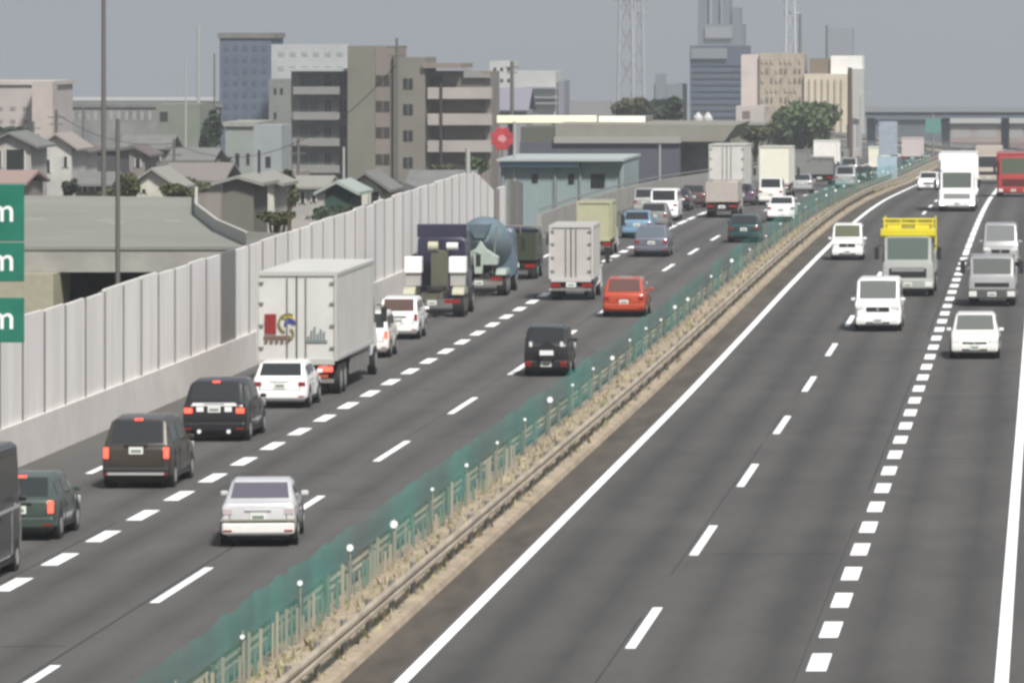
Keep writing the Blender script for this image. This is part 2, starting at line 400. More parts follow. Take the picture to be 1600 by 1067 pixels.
PR = {  # L, W, H, belt, rz deck height, rb/rt rear glass base/top, wt/wb windscreen top/base, hz hood, nz nose
    'hatch': dict(L=3.9, W=1.69, H=1.50, belt=.93, dz=.95, rb=.12, rt=.55, wt=2.3, wb=3.0, hz=.98, nz=.80),
    'kei': dict(L=3.4, W=1.48, H=1.66, belt=.98, dz=1.0, rb=.08, rt=.3, wt=2.2, wb=2.9, hz=1.02, nz=.88),
    'sedan': dict(L=4.6, W=1.72, H=1.44, belt=.90, dz=1.0, rb=.75, rt=1.4, wt=2.75, wb=3.5, hz=.95, nz=.74),
    'wagon': dict(L=4.4, W=1.70, H=1.48, belt=.90, dz=.95, rb=.12, rt=.5, wt=2.75, wb=3.45, hz=.94, nz=.72),
    'suv': dict(L=4.6, W=1.82, H=1.76, belt=1.05, dz=1.08, rb=.12, rt=.5, wt=2.75, wb=3.45, hz=1.12, nz=.95),
    'minivan': dict(L=4.7, W=1.76, H=1.86, belt=1.02, dz=1.1, rb=.09, rt=.28, wt=3.2, wb=4.1, hz=1.08, nz=.85),
    'van': dict(L=4.7, W=1.72, H=1.98, belt=1.12, dz=1.15, rb=.07, rt=.2, wt=3.95, wb=4.42, hz=1.18, nz=1.0),
    'jeep': dict(L=3.5, W=1.50, H=1.72, belt=1.06, dz=1.1, rb=.06, rt=.16, wt=2.1, wb=2.4, hz=1.1, nz=1.0),
}
def put(name, label, cat, X, Y, group, front=False, L=0, rz=0):
    sl = math.atan((zr(Y + 4) - zr(Y)) / 4)
    if front: return thing(name, label, cat, (X, Y + L, zr(Y + L)), math.pi + rz, group, rx=0)
    return thing(name, label, cat, (X, Y, zr(Y)), rz, group, rx=sl)
def lamp_pair(root, name, x, y0, y1, z0, z1, wd, m):
    for s in (-1, 1):
        MB().box(s * x - wd / 2, s * x + wd / 2, y0, y1, z0, z1).build(name, m, root, bevel=.015)
GL_ = 'vehicles queueing on the left carriageway'
GR_ = 'vehicles coming on the right carriageway'
def car(kind, name, label, cat, X, Y, m, front=False, lit=False, rz=0, lamp_z=None, glass=GLASS, bump=None, platez=None, pm=PLATE, roofm=None, lamp='corner', glassr=None, head=WHITE_LAMP, lampm=None, **ov):
    p = dict(PR[kind]); p.update(ov); L, W, H, b = p['L'], p['W'], p['H'], p['belt']
    t = put(name, label, cat, X, Y, GR_ if front else GL_, front, L, rz)
    dzv, hz, nzv = p['dz'], p['hz'], p['nz']
    st = [(0, .36, dzv - .16, dzv - .07, .90), (.05, .26, dzv - .06, dzv, .965), (p['rb'], .22, min(b, dzv), max(dzv + .015, b + .03), 1), (p['rt'], .2, b, H - .05, 1),
          ((p['rt'] + p['wt']) / 2, .2, b, H, 1), (p['wt'], .2, b, H - .04, 1), (p['wb'], .2, min(b, hz - .05), hz, 1), (L - .3, .2, nzv - .05, nzv + .03, .97), (L - .07, .24, nzv - .16, nzv - .08, .93), (L, .34, nzv - .3, nzv - .24, .86)]
    cw = .80 if kind in ('hatch', 'sedan', 'wagon', 'suv') else .86
    if kind == 'van': cw = .9
    rg = loft(st, W, cw)
    mb = MB(); n = 12
    mb.add([q for r in rg for q in r], [(i * n + j, i * n + (j + 1) % n, (i + 1) * n + (j + 1) % n, (i + 1) * n + j) for i in range(len(rg) - 1) for j in range(n)])
    k = len(rg); mb.f.append(tuple(range(n - 1, -1, -1))); mb.f.append(tuple(range((k - 1) * n, k * n)))
    body = mb.build('body', m, t, smooth=True, bevel=.035)
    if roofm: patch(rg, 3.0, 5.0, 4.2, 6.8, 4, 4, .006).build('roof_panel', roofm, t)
    patch(rg, 2.1, 2.93, 5 - .0, 6 + .0, off=.01).build('rear_window', glassr or glass, t)
    patch(rg, 5.07, 5.93, 4.9, 6.1, off=.01).build('windscreen', glass, t)
    for (a, c) in ((3.15, 3.85), (7.15, 7.85)):
        lo, hi = (3.15, 3.85)
        left = a < 5
        for (s0, s1, sh) in ((3.06, 3.94, 0), (4.02, 4.98, 0)):
            patch(rg, s0, s1, a, c, off=.01).build('side_window', GLASS, t)
    dk = MB()
    for y in (.78, L - .82):
        for s in (-1, 1): dk.tube((s * (W / 2 - .26), y, .33), (s * (W / 2 + .004), y, .33), .38, n=18)
    dk.box(-W / 2 * .8, W / 2 * .8, .15, L - .15, .16, .3)
    dk.build('wheel_arches', BLACK, t)
    for y in (.78, L - .82):
        for s in (-1, 1): wheel(t, s * (W / 2 + .012), y, .31)
    for s in (-1, 1):
        MB().box(s * (W / 2 - .02), s * (W / 2 + .15), p['wb'] - .38, p['wb'] - .28, b + .03, b + .145).build('side_mirror', m, t, bevel=.03)
    bm_ = bump or m
    MB().box(-W / 2 * .95, W / 2 * .95, -.05, .18, .30, .56).build('rear_bumper', bm_, t, bevel=.05)
    MB().box(-W / 2 * .94, W / 2 * .94, L - .18, L + .05, .26, .52).build('front_bumper', bm_, t, bevel=.05)
    lz = lamp_z or dzv - .2
    lm = lampm or (RED_LIT if lit else RED_LAMP)
    if lamp == 'tall': lamp_pair(t, 'tail_light', W / 2 * .87, -.012, .25, lz - .1, lz + .17, .12, lm)
    elif lamp == 'low': lamp_pair(t, 'tail_light', W / 2 * .78, -.06, .1, .42, .52, .22, lm)
    else: lamp_pair(t, 'tail_light', W / 2 * .80, -.012, .22, lz - .06, lz + .08, .22, lm)
    if lit: MB().box(-.1, .1, p['rt'] - .05, p['rt'] + .03, H - .08, H - .04).build('brake_light', RED_LIT, t)
    plate(t, 0, -.005 if platez is None or platez > .6 else -.052, platez or .72, pm)
    # nose
    lamp_pair(t, 'headlight', W / 2 * .76, L - .25, L + .01, nzv - .2, nzv - .04, .3, head)
    MB().box(-W / 2 * .5, W / 2 * .5, L - .05, L + .012, nzv - .3, nzv - .12).build('grille', BLACK, t)
    plate(t, 0, L + .052, .42, pm, s=1)
    if Y < 320:
        sm = MB()
        for s in (-1, 1): sm.box(s * W * .37 - .008, s * W * .37 + .008, -.008, .03, .56, dzv - .2)
        sm.box(-W * .37 + .008, W * .37 - .008, -.008, .03, .56, .575).build('tailgate_seam', BLACK, t)
        pz = platez or .72
        if pz > .5: MB().box(-.3, .3, -.03, .02, pz + .12, pz + .165).build('tailgate_handle', BLACK if lamp != 'corner' else m, t, bevel=.01)
        for s in (-1, 1):
            MB().box(s * W * .4 - .1, s * W * .4 + .1, -.058, -.04, .36, .40).build('reflector', RED_LAMP, t)
            ds = MB(); ym = (p['rt'] + p['wt']) / 2 + .05
            for yy in (p['rt'] + .35, ym, min(p['wt'] + .35, L - 1.35)): ds.box(s * (W / 2 - .01), s * (W / 2 + .004), yy - .008, yy + .008, .34, b - .06)
            ds.box(s * (W / 2 - .01), s * (W / 2 + .005), 1.2, L - 1.25, .24, .33)
            ds.build('door_seams', BLACK, t)
            for yy in (p['rt'] + .5, ym + .15): MB().box(s * (W / 2 - .01), s * (W / 2 + .02), yy, yy + .2, b - .2, b - .165).build('door_handle', m, t)
            MB().box(s * W * .36 - .12, s * W * .36 + .12, L + .03, L + .055, .33, .44).build('fog_lamp', WHITE_LAMP, t)
        MB().box(-W * .26, W * .26, L + .02, L + .054, .30, .36).build('lower_intake', BLACK, t)
        MB().tube((0, L + .01, nzv - .21), (0, L + .02, nzv - .21), .06, n=12).build('badge', CHROME, t)
        if kind not in ('sedan', 'jeep'): MB().tube((0, p['rt'] - .07, b + .1), (.28, p['rb'] + .12, b + .16), .012, n=5).build('wiper', BLACK, t)
    return t

def cab(t, y0, L, W, H, m, zb=.45, belt=1.35, glass=GLASS, lit=False, fairing=None, grille=BLACK, bumper=None, head=WHITE_LAMP, slope=.28):
    st = [(y0, zb, belt, H - .1, .97), (y0 + .08, zb, belt, H, 1), (y0 + L - slope - .25, zb, belt, H, 1), (y0 + L - slope, zb, belt, H - .08, 1), (y0 + L - .05, zb, belt - .03, belt + .05, .985), (y0 + L, zb, belt - .15, belt - .08, .95)]
    rg = loft(st, W, .9); n = 12; mb = MB()
    mb.add([q for r in rg for q in r], [(i * n + j, i * n + (j + 1) % n, (i + 1) * n + (j + 1) % n, (i + 1) * n + j) for i in range(len(rg) - 1) for j in range(n)])
    k = len(rg); mb.f.append(tuple(range(n - 1, -1, -1))); mb.f.append(tuple(range((k - 1) * n, k * n)))
    c = mb.build('cab', m, t, smooth=True)
    patch(rg, 3.04, 3.95, 4.85, 6.15, off=.012).build('windscreen', glass, c)
    for a, b in ((3.1, 3.85), (7.15, 7.9)): patch(rg, 1.3, 2.95, a, b, off=.012).build('side_window', GLASS, c)
    yf = y0 + L
    MB().box(-W * .36, W * .36, yf - .1, yf + .015, zb + .38, belt - .28).build('grille', grille, c)
    MB().box(-W / 2 * .98, W / 2 * .98, yf - .25, yf + .1, zb - .1, zb + .3).build('bumper', bumper or m, c, bevel=.05)
    for s in (-1, 1):
        MB().box(s * W * .4 - .16, s * W * .4 + .16, yf + .08, yf + .115, zb - .02, zb + .2).build('headlight', WHITE_LIT if lit else head, t, bevel=.02)
        MB().tube((s * W / 2, yf - .25, belt + .7), (s * (W / 2 + .22), yf - .05, belt + .65), .02).box(s * (W / 2 + .12), s * (W / 2 + .32), yf - .1, yf - .03, belt + .1, belt + .62).build('side_mirror', BLACK, t)
    plate(t, 0, yf + .1, zb + .08, s=1)
    if fairing is not None:
        MB().prism([(y0 + .1, H - .02), (yf - slope - .1, H - .02), (yf - slope - .25, H + fairing * .5), (y0 + .9, H + fairing), (y0 + .1, H + fairing)], 'x', -W * .45, W * .45).build('roof_fairing', m, c, bevel=.05)
    return c
def truck(name, label, X, Y, L, W, H, m, cabm, front=False, floor=1.0, cabL=1.7, cabH=2.3, lit=False, wr=.42, style='box', posts=None, rear_mark=False, fairing=None, cat='truck', glass=GLASS, litf=False, cab_opts={}, doors=True, flat_h=.5):
    Lt = L + cabL + .12
    t = put(name, label, cat, X, Y, GR_ if front else GL_, front, Lt)
    post = posts or m
    hw_ = W / 2
    if style == 'box':
        b = MB().box(-hw_, hw_, .03, L, floor, H - .003).build('cargo_box', m, t, bevel=.02)
        # frame round the rear, seams, lock rods, hinges
        fr = MB()
        fr.box(-hw_ - .01, -hw_ + .08, -.02, .06, floor, H).box(hw_ - .08, hw_ + .01, -.02, .06, floor, H)
        fr.box(-hw_ + .08, hw_ - .08, -.02, .06, H - .12, H + .003).box(-hw_ + .08, hw_ - .08, -.02, .06, floor - .12, floor + .06)
        fr.build('rear_frame', post, t)
        if doors:
            d = MB()
            for x in (-.28, .28): d.tube((x * W / 2.4, -.03, floor + .08), (x * W / 2.4, -.03, H - .15), .018, n=6)
            for s in (-1, 1):
                for f in (.15, .4, .65, .88): d.box(s * (hw_ - .22), s * (hw_ - .06), -.035, -.005, floor + (H - floor) * f - .03, floor + (H - floor) * f + .03)
            d.build('lock_rods', STEEL, t)
            MB().box(-.02, .02, -.012, .03, floor + .06, H - .12).build('door_seam', mat('seam', (.1, .1, .1), .8), t)
        rl = MB()
        for s in (-1, 1):
            for z in (floor + .05, H - .1): rl.box(s * (hw_ + .0), s * (hw_ + .018), .05, L - .02, z - .05, z + .05)
            y = .6
            while y < L - .3: rl.box(s * hw_, s * (hw_ + .01), y - .02, y + .02, floor + .1, H - .15); y += .6
        rl.build('side_rails', post, t)
    elif style == 'flat':
        MB().box(-hw_, hw_, 0, L, floor, floor + .12).build('bed', m, t)
        for (x0, x1, y0, y1, nme) in ((-hw_, -hw_ + .05, 0, L, 'drop_side'), (hw_ - .05, hw_, 0, L, 'drop_side'), (-hw_ + .05, hw_ - .05, 0, .05, 'tailboard')):
            MB().box(x0, x1, y0, y1, floor + .12, floor + .12 + flat_h).build(nme, m, t)
        g = MB()
        for x in (-hw_ + .1, 0, hw_ - .1): g.tube((x, L - .05, floor + .1), (x, L - .05, cabH), .03)
        g.tube((-hw_ + .1, L - .05, cabH), (hw_ - .1, L - .05, cabH), .03).build('headboard', STEEL, t)
    ch = MB().box(-.45, -.3, .1, L + .4, floor - .32, floor - .08).box(.3, .45, .1, L + .4, floor - .32, floor - .08)
    for y in (.8, L * .5, L - .4): ch.box(-.3, .3, y, y + .12, floor - .3, floor - .1)
    ch.build('chassis', DARK, t)
    if L > 5:
        for s in (-1, 1): MB().box(s * (hw_ - .12), s * (hw_ - .06), L * .42, L - .8, .45, floor - .14).build('side_guard', STEEL, t)
        MB().tube((hw_ - .45, L * .5, .72), (hw_ - .45, L * .5 + 1.1, .72), .26, n=14).build('fuel_tank', STEEL, t, smooth=True)
    # rear bumper, lights
    MB().box(-hw_ * .92, hw_ * .92, .02, .14, .42, .54).build('underrun_bar', STEEL if H > 2.6 else BLACK, t)
    for s in (-1, 1):
        MB().box(s * hw_ * .72 - .22, s * hw_ * .72 + .22, -.02, .06, floor - .34, floor - .18).build('tail_light', RED_LIT if lit else RED_LAMP, t)
        MB().box(s * (hw_ - .38), s * (hw_ - .04), 1.9 if L > 5 else .35, 1.93 if L > 5 else .38, .15, floor - .1).build('mud_flap', BLACK, t)
    plate(t, -.0, 0, .68, PLATE, wd=.42, h=.2)
    axl = [1.35, 2.45] if L > 8 else [1.25 if L > 3 else .9]
    for y in axl:
        for s in (-1, 1): wheel(t, s * (hw_ - .02), y, wr, .42)
    for s in (-1, 1): wheel(t, s * (hw_ - .05), L + cabL * .55, wr, .25)
    cab(t, L + .12, cabL, min(W, 2.4) * .97, cabH, cabm, zb=max(.42, floor - .55), belt=max(1.25, cabH * .56), lit=litf, fairing=fairing, glass=glass, **cab_opts)
    return t

# paints
WHT = paint('white', (.88, .88, .88)); WHT2 = paint('warm_white', (.80, .785, .75)); SIL = paint('silver', (.48, .49, .49), .35, .3)
BLK = paint('black', (.02, .02, .023)); BRN = paint('dark_bronze', (.062, .052, .04), .35, .2); GRN = paint('dark_green', (.07, .10, .085), .35, .2)
REDP = paint('orange_red', (.52, .075, .03)); GRYB = paint('grey_blue', (.17, .185, .23), .35, .2); BLU = paint('sky_blue', (.19, .33, .47))
CRM = paint('cream', (.55, .54, .40)); NAVY = paint('navy', (.033, .03, .065)); TEAL = paint('dark_teal', (.02, .06, .065)); REDT = paint('truck_red', (.42, .045, .04))
YEL = paint('yellow', (.72, .62, .02)); OLV = paint('olive_grey', (.13, .125, .09)); GREY = paint('mid_grey', (.24, .24, .235)); MAR = paint('maroon_grey', (.10, .06, .065))
ALU = mat('aluminium_panel', (.62, .60, .565), .45, .15, var=.08, vs=.8); ALU2 = mat('dirty_white_panel', (.66, .655, .62), .5, var=.1, vs=.7); BOXCR = mat('cream_panel', (.74, .73, .62), .5, var=.06)

# ---- left carriageway (seen from behind)
t = car('van', 'van', 'tall black van cut off by the left edge of the picture', 'van', -23.35, 123.6, BLK, L=6.0, W=2.0, H=2.8, belt=1.45, dz=1.5, hz=1.5, nz=1.3, wt=5.75, wb=5.88)
for k, yy in enumerate((4.6, 5.62)): MB().box(.985, 1.012, yy, yy + .07, .4, 1.42).build('side_trim', STEEL, t)
MB().box(.985, 1.014, .6, 5.6, 1.36, 1.42).build('waist_trim', mat('trim_silver', (.6, .6, .6), .35, .3), t)
car('hatch', 'car', 'dark green hatchback braking just behind the dark bronze SUV', 'car', -23.6, 136.2, GRN, lit=True, lamp='tall', bump=None)
TRIM = mat('chrome_shine_white', (.85, .85, .85), .35)  # white non-metal colour stands in for the bright reflection of chrome
t = car('suv', 'car', 'dark bronze SUV with square white plate and silver skid bar, braking in the slow queue', 'car', -23.3, 151.8, BRN, lit=True, lamp='tall', bump=BLACK, platez=.98, W=1.76, H=1.8)
MB().box(-.72, .72, -.075, -.052, .36, .42).build('skid_bar', mat('skid_grey', (.5, .5, .5), .4), t)
t = car('suv', 'car', 'black SUV with a bright chrome tailgate bar, between the bronze SUV and the white hatchback', 'car', -23.75, 169.2, BLK, lit=True, platez=.93, W=1.84, H=1.74)
MB().prism([(-.66, 1.02), (.66, 1.02), (.60, 1.11), (-.60, 1.11)], 'y', -.03, .0).build('chrome_bar', TRIM, t)
for s in (-1, 1): MB().tube((s * .42, -.08, .3), (s * .42, .1, .3), .06).build('exhaust', TRIM, t)
for s in (-1, 1): MB().box(s * .4 - .1, s * .4 + .1, -.03, .0, .86, 1.0).build('garnish', TRIM, t)
car('hatch', 'car', 'white hatchback right behind the big white lorry', 'car', -23.8, 184, WHT, H=1.46, rz=0.0)
# big box lorry
t = truck('box_lorry', 'big white box lorry with a red and a rainbow emblem on its rear doors', -24.07, 190.3, 10.4, 2.56, 3.96, ALU2, WHT, floor=1.12, lit=True, wr=.48, cabL=2.1, cabH=2.9, cat='lorry', posts=mat('box_trim', (.52, .52, .49), .5))
lg = MB(); lg.box(-1.02, -.66, -.018, .03, 2.0, 2.62).build('red_emblem', mat('emblem_red', (.28, .02, .02), .5), t)
lg = MB(); lg.box(-1.05, -.2, -.018, .03, 1.83, 1.93); 
for i in range(5): lg.box(-1.03 + i * .17, -.93 + i * .17, -.019, .03, 1.70, 1.78)
lg.build('emblem_lettering', mat('emblem_brown', (.2, .12, .09), .6), t)
def arc(t, cxx, cz, r, a0, a1, th, m, nme='rainbow_emblem'):
    b = MB(); n = 10
    for i in range(n):
        p = []
        for (k, rr) in ((i, r), (i + 1, r), (i + 1, r + th), (i, r + th)):
            a = R(a0 + (a1 - a0) * k / n); p.append((cxx + rr * math.cos(a), cz + rr * math.sin(a)))
        b.prism(p, 'y', -.018, .03)
    b.build(nme, m, t)
arc(t, -.28, 2.32, .26, 60, 250, .07, mat('emb_olive', (.2, .18, .04), .6))
arc(t, -.28, 2.32, .18, 20, 130, .07, mat('emb_yellow', (.5, .42, .05), .6))
arc(t, -.22, 2.30, .06, 0, 200, .12, mat('emb_blue', (.03, .05, .3), .6))
arc(t, -.30, 1.98, .16, 60, -70, .06, mat('emb_olive', (.2, .18, .04), .6))
tx = MB()
for i, h in enumerate((.12, .3, .42, .2, .34, .26)): tx.box(.35 + i * .1, .40 + i * .1, -.018, .03, 1.8, 1.8 + h)
tx.box(.3, .98, -.018, .03, 1.72, 1.79).build('door_notice', mat('notice_grey', (.22, .26, .27), .6), t)
MB().box(.55, 1.0, .0, .05, .58, .68).build('reflector', mat('refl_orange', (.45, .09, .03), .5), t)
car('kei', 'car', 'small white car mostly hidden by the big white lorry, one brake light showing', 'car', -24.2, 211.2, WHT2, lit=True, lamp='tall')
car('kei', 'car', 'small white box-shaped car in front of the big white lorry', 'car', -24.4, 223.0, WHT, lamp='tall', H=1.6, glassr=mat('warm_glass', (.1, .06, .045), .3))
# tractor unit without trailer
def tractor(X, Y):
    t = put('tractor_unit', 'lorry tractor without trailer, navy cab and two bright white side boxes', 'lorry', X, Y, GL_)
    MB().box(-.45, -.28, 0, 5.6, .75, 1.0).box(.28, .45, 0, 5.6, .75, 1.0).box(-.28, .28, .1, .3, .78, .98).box(-.28, .28, 1.6, 1.8, .78, .98).build('chassis', OLV, t)
    MB().tube((0, 1.5, 1.05), (0, 1.5, 1.2), .45, n=16).build('fifth_wheel', DARK, t)
    MB().box(-.35, .35, 2.9, 3.3, 1.0, 2.6).build('equipment_stack', OLV, t, bevel=.03)
    MB().tube((-.45, 2.95, 2.75), (-.05, 2.95, 2.75), .2, n=14).build('air_tank', CRM, t, smooth=True)
    MB().tube((.3, 2.95, 2.75), (.75, 2.95, 2.75), .16, n=14).build('air_tank', WHT2, t, smooth=True)
    for s in (-1, 1):
        MB().box(s * .55, s * 1.24, 1.2, 1.8, 1.75, 2.4).build('tool_box', mat('bright_box', (.88, .88, .88), .4), t, bevel=.03)
        MB().box(s * .6, s * 1.2, 1.3, 1.8, 1.22, 1.74).build('side_cover', mat('cover_grey', (.45, .44, .42), .5), t, bevel=.02)
        MB().prism([(.55, .95), (.7, 1.12), (1.0, 1.2), (1.9, 1.2), (2.2, 1.12), (2.35, .95), (2.35, .9), (.55, .9)], 'x', s * .75, s * 1.22).build('mudguard', CRM, t)
        MB().box(s * .5, s * 1.1, -.03, .05, .6, .74).build('tail_light', RED_LAMP, t)
        for y in (1.0, 1.95): wheel(t, s * 1.22, y, .48, .45, rim=mat('rim_rust', (.16, .12, .1), .7))
        wheel(t, s * 1.18, 5.0, .48, .3)
    plate(t, 0, 0, .62)
    cab(t, 3.7, 2.2, 2.15, 3.1, NAVY, zb=.6, belt=1.7)
    MB().prism([(3.8, 3.08), (5.3, 3.08), (4.2, 3.62), (3.8, 3.62)], 'x', -1.0, 1.0).build('roof_fairing', NAVY, t, bevel=.03)
tractor(-24.75, 238.5)
def mixer(X, Y):
    t = put('mixer_lorry', 'concrete mixer lorry with blue-grey drum and pale green hopper', 'lorry', X, Y, GL_)
    DR = mat('drum_blue', (.17, .235, .27), .5, .1, var=.15); HP = mat('hopper_green', (.42, .49, .44), .6, var=.2, vs=2)
    MB().box(-.45, -.28, .1, 6.6, .75, 1.0).box(.28, .45, .1, 6.6, .75, 1.0).box(-.28, .28, .3, .5, .78, .98).build('chassis', DARK, t)
    # drum: lathe along an inclined axis
    prof = [(0, .42), (.25, .62), (.9, .95), (1.7, 1.14), (2.6, 1.14), (3.4, .9), (3.8, .5), (3.85, .05)]
    a = Vector((0, .75, 2.65)); d = Vector((0, 1, -.24)).normalized(); u = Vector((1, 0, 0)); v = d.cross(u)
    n = 24; vs = [a + d * s + (u * math.cos(2 * math.pi * i / n) + v * math.sin(2 * math.pi * i / n)) * r for s, r in prof for i in range(n)]
    MB().add(vs, [(j * n + i, j * n + (i + 1) % n, (j + 1) * n + (i + 1) % n, (j + 1) * n + i) for j in range(len(prof) - 1) for i in range(n)] + [tuple(range(n - 1, -1, -1))]).build('drum', DR, t, smooth=True)
    MB().add([(-.5, .15, 3.1), (.5, .15, 3.1), (.5, .75, 3.1), (-.5, .75, 3.1), (-.2, .3, 2.5), (.2, .3, 2.5), (.2, .6, 2.5), (-.2, .6, 2.5)], [(0, 1, 5, 4), (1, 2, 6, 5), (2, 3, 7, 6), (3, 0, 4, 7)]).build('hopper', DR, t)
    MB().prism([(-.75, 1.35), (.8, 1.35), (.85, 1.7), (.3, 2.05), (.05, 2.4), (-.15, 2.05), (-.65, 1.8)], 'y', .05, .5).build('rear_guard', HP, t, bevel=.04)
    MB().prism([(-.22, 1.9), (.22, 1.9), (.16, 1.0), (-.16, 1.0)], 'y', -.15, .03).build('chute', HP, t)
    for s in (-1, 1): MB().tube((s * .55, .3, 1.0), (s * .75, .3, 3.0), .04).build('drum_stand', STEEL, t)
    MB().box(-1.0, 1.0, .0, .12, .5, .66).build('underrun_bar', STEEL, t)
    for s in (-1, 1):
        MB().prism([(.5, .95), (.75, 1.15), (2.2, 1.15), (2.45, .95), (2.45, .9), (.5, .9)], 'x', s * .68, s * 1.12).build('mudguard', HP, t)
        MB().box(s * .5, s * 1.0, -.03, .03, .7, .84).build('tail_light', RED_LAMP, t)
        for y in (1.0, 1.95): wheel(t, s * 1.14, y, .46, .42)
        wheel(t, s * 1.1, 5.9, .46, .28)
    plate(t, 0, -.03, .6)
    cab(t, 4.9, 1.9, 2.2, 2.75, mat('mixer_cab', (.14, .2, .26), .4), zb=.6, belt=1.6)
mixer(-24.55, 256)
truck('dump_truck', 'small dark green open truck just ahead of the concrete mixer', -24.45, 272, 3.1, 1.95, 2.1, paint('army_green', (.055, .065, .04)), paint('blue_cab', (.06, .07, .09)), style='flat', floor=.9, cabL=1.5, cabH=2.35, wr=.38, flat_h=1.1)
truck('box_truck', 'small box truck with pale aluminium doors, in the middle lane beside the red car', -20.3, 252.5, 4.0, 1.86, 3.22, ALU, WHT, floor=.92, cabL=1.6, cabH=2.1, wr=.38, posts=mat('alu_trim', (.7, .69, .66), .4, .2))
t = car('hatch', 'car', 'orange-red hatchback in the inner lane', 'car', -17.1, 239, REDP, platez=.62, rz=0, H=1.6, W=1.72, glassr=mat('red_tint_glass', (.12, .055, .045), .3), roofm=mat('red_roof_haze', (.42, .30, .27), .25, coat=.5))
t = car('jeep', 'jeep', 'small boxy black off-roader with a spare wheel on its tail', 'off-roader', -16.95, 200.4, BLK, lamp='low', platez=.44)
MB().tube((.05, -.2, .86), (.05, -.02, .86), .31, n=20).build('spare_wheel', TYRE, t, smooth=True)
MB().box(-.2, .26, -.24, -.2, .74, .90).build('spare_cover_badge', mat('badge_white', (.8, .8, .8), .4), t)
for s in (-1, 1): MB().box(s * .52 - .05, s * .52 + .05, -.02, .05, 1.02, 1.18).build('lamp', WHITE_LAMP, t)
t = car('sedan', 'car', 'white saloon straddling the dashed lane line in the foreground', 'car', -17.9, 134.6, paint('silver_white', (.66, .665, .68)), bump=WHT2, rz=.085, lampm=mat('pale_lamp', (.62, .52, .52), .3), glassr=mat('violet_glass', (.13, .12, .15), .2), platez=.7)
MB().box(-.84, .84, -.055, .0, .60, .64).build('bumper_trim', mat('trim_beige', (.35, .33, .25), .6), t)
truck('box_truck', 'cream box truck in the slow lane behind the pale aluminium box truck', -22.95, 300, 3.6, 1.75, 2.75, paint('cream_green', (.50, .50, .33)), WHT2, floor=.85, cabL=1.5, cabH=2.0, wr=.36, doors=False)
car('hatch', 'car', 'sky blue car in the slow lane beyond the cream truck', 'car', -22.55, 325, BLU, H=1.5)
car('hatch', 'car', 'grey-blue hatchback in the middle lane with mirrors out', 'car', -19.95, 298, GRYB, H=1.58, W=1.74, glassr=mat('bluish_glass', (.12, .15, .18), .2))
car('van', 'van', 'white high-roof van in the slow lane beyond the sky blue car', 'van', -23.15, 357, WHT, W=1.72, H=1.93)
car('hatch', 'car', 'maroon-grey car ahead of the white high-roof van', 'car', -23.5, 392, MAR)
car('kei', 'car', 'silver small car left of the maroon-grey car', 'car', -25.3, 372, SIL)
truck('box_lorry', 'tall white box lorry behind the beige stake-sided truck', -22.45, 414, 9, 2.5, 4.0, ALU2, WHT, floor=1.1, cabL=2.1, cabH=2.8, cat='lorry', wr=.48, posts=mat('box_trim', (.52, .52, .49), .5))
t = truck('stake_truck', 'beige high-sided truck in the middle lane in front of the tall white lorry', -20.05, 364, 5.2, 1.95, 2.2, mat('beige_side', (.50, .45, .41), .6, var=.12), mat('beige_side', (.5, .45, .41), .6), style='flat', floor=.98, cabL=1.8, cabH=2.2, flat_h=1.1)
car('hatch', 'car', 'dark teal car low in the inner lane, right of the beige truck', 'car', -16.35, 318, TEAL, W=1.72, H=1.5, lamp='corner')
car('sedan', 'car', 'white saloon in the inner lane beyond the dark teal car', 'car', -16.05, 355.5, WHT, H=1.5)
car('minivan', 'van', 'white minivan between the white saloon and the cream-doored lorry', 'van', -18.75, 400, WHT2, W=1.7)
truck('box_lorry', 'box lorry with cream rear doors behind the white minivan', -19.95, 432, 7, 2.3, 3.75, BOXCR, WHT, floor=1.05, cabL=2, cabH=2.6, cat='lorry', posts=mat('alu_trim', (.7, .69, .66), .4, .2), doors=False)
car('hatch', 'car', 'pale car to the right of the cream-doored lorry', 'car', -19.1, 458, SIL)
truck('flatbed_truck', 'grey open-bed truck near the foot of the big green tree', -19.8, 512, 5.5, 2.3, 2.3, GREY, GREY, style='flat', floor=1.0, cabL=1.9, cabH=2.5, flat_h=.9)
truck('box_lorry', 'small-looking far white box lorry below the big green tree', -23.4, 622, 8, 2.5, 3.4, WHT2, WHT, floor=1.05, cabL=2, cabH=2.7, cat='lorry', doors=False)
car('hatch', 'car', 'dark car far off ahead of the grey open-bed truck', 'car', -19.6, 560, TEAL)
car('minivan', 'van', 'far silver van beyond the grey open-bed truck', 'van', -19.9, 590, SIL)
truck('box_lorry', 'far pinkish white lorry in the inner lane under the overpass', -16.6, 719, 8, 2.5, 3.2, mat('pinkish_panel', (.62, .55, .54), .6), WHT2, floor=1.0, cabL=2, cabH=2.7, cat='lorry', doors=False)
car('minivan', 'van', 'far white van beside the pinkish white lorry', 'van', -19.9, 700, WHT)
car('hatch', 'car', 'grey hatchback tucked between the sky blue car and the white high-roof van', 'car', -22.7, 341, GREY)
car('sedan', 'car', 'black saloon in the slow lane ahead of the silver small car', 'car', -23.9, 381, BLK)
car('wagon', 'car', 'dark violet estate car between the tall white lorry and the white minivan', 'car', -20.6, 398, paint('violet_grey', (.10, .085, .13)))
car('minivan', 'van', 'silver minivan right of the grey open-bed truck', 'van', -16.9, 492, SIL)
car('hatch', 'car', 'dark hatchback under the big tree between two silver vans', 'car', -17.0, 545, BLK)
truck('box_truck', 'far grey box truck in the slow lane under the big tree', -23.3, 548, 4, 2.2, 3.0, GREY, GREY, floor=.95, cabL=1.6, cabH=2.2, doors=False)
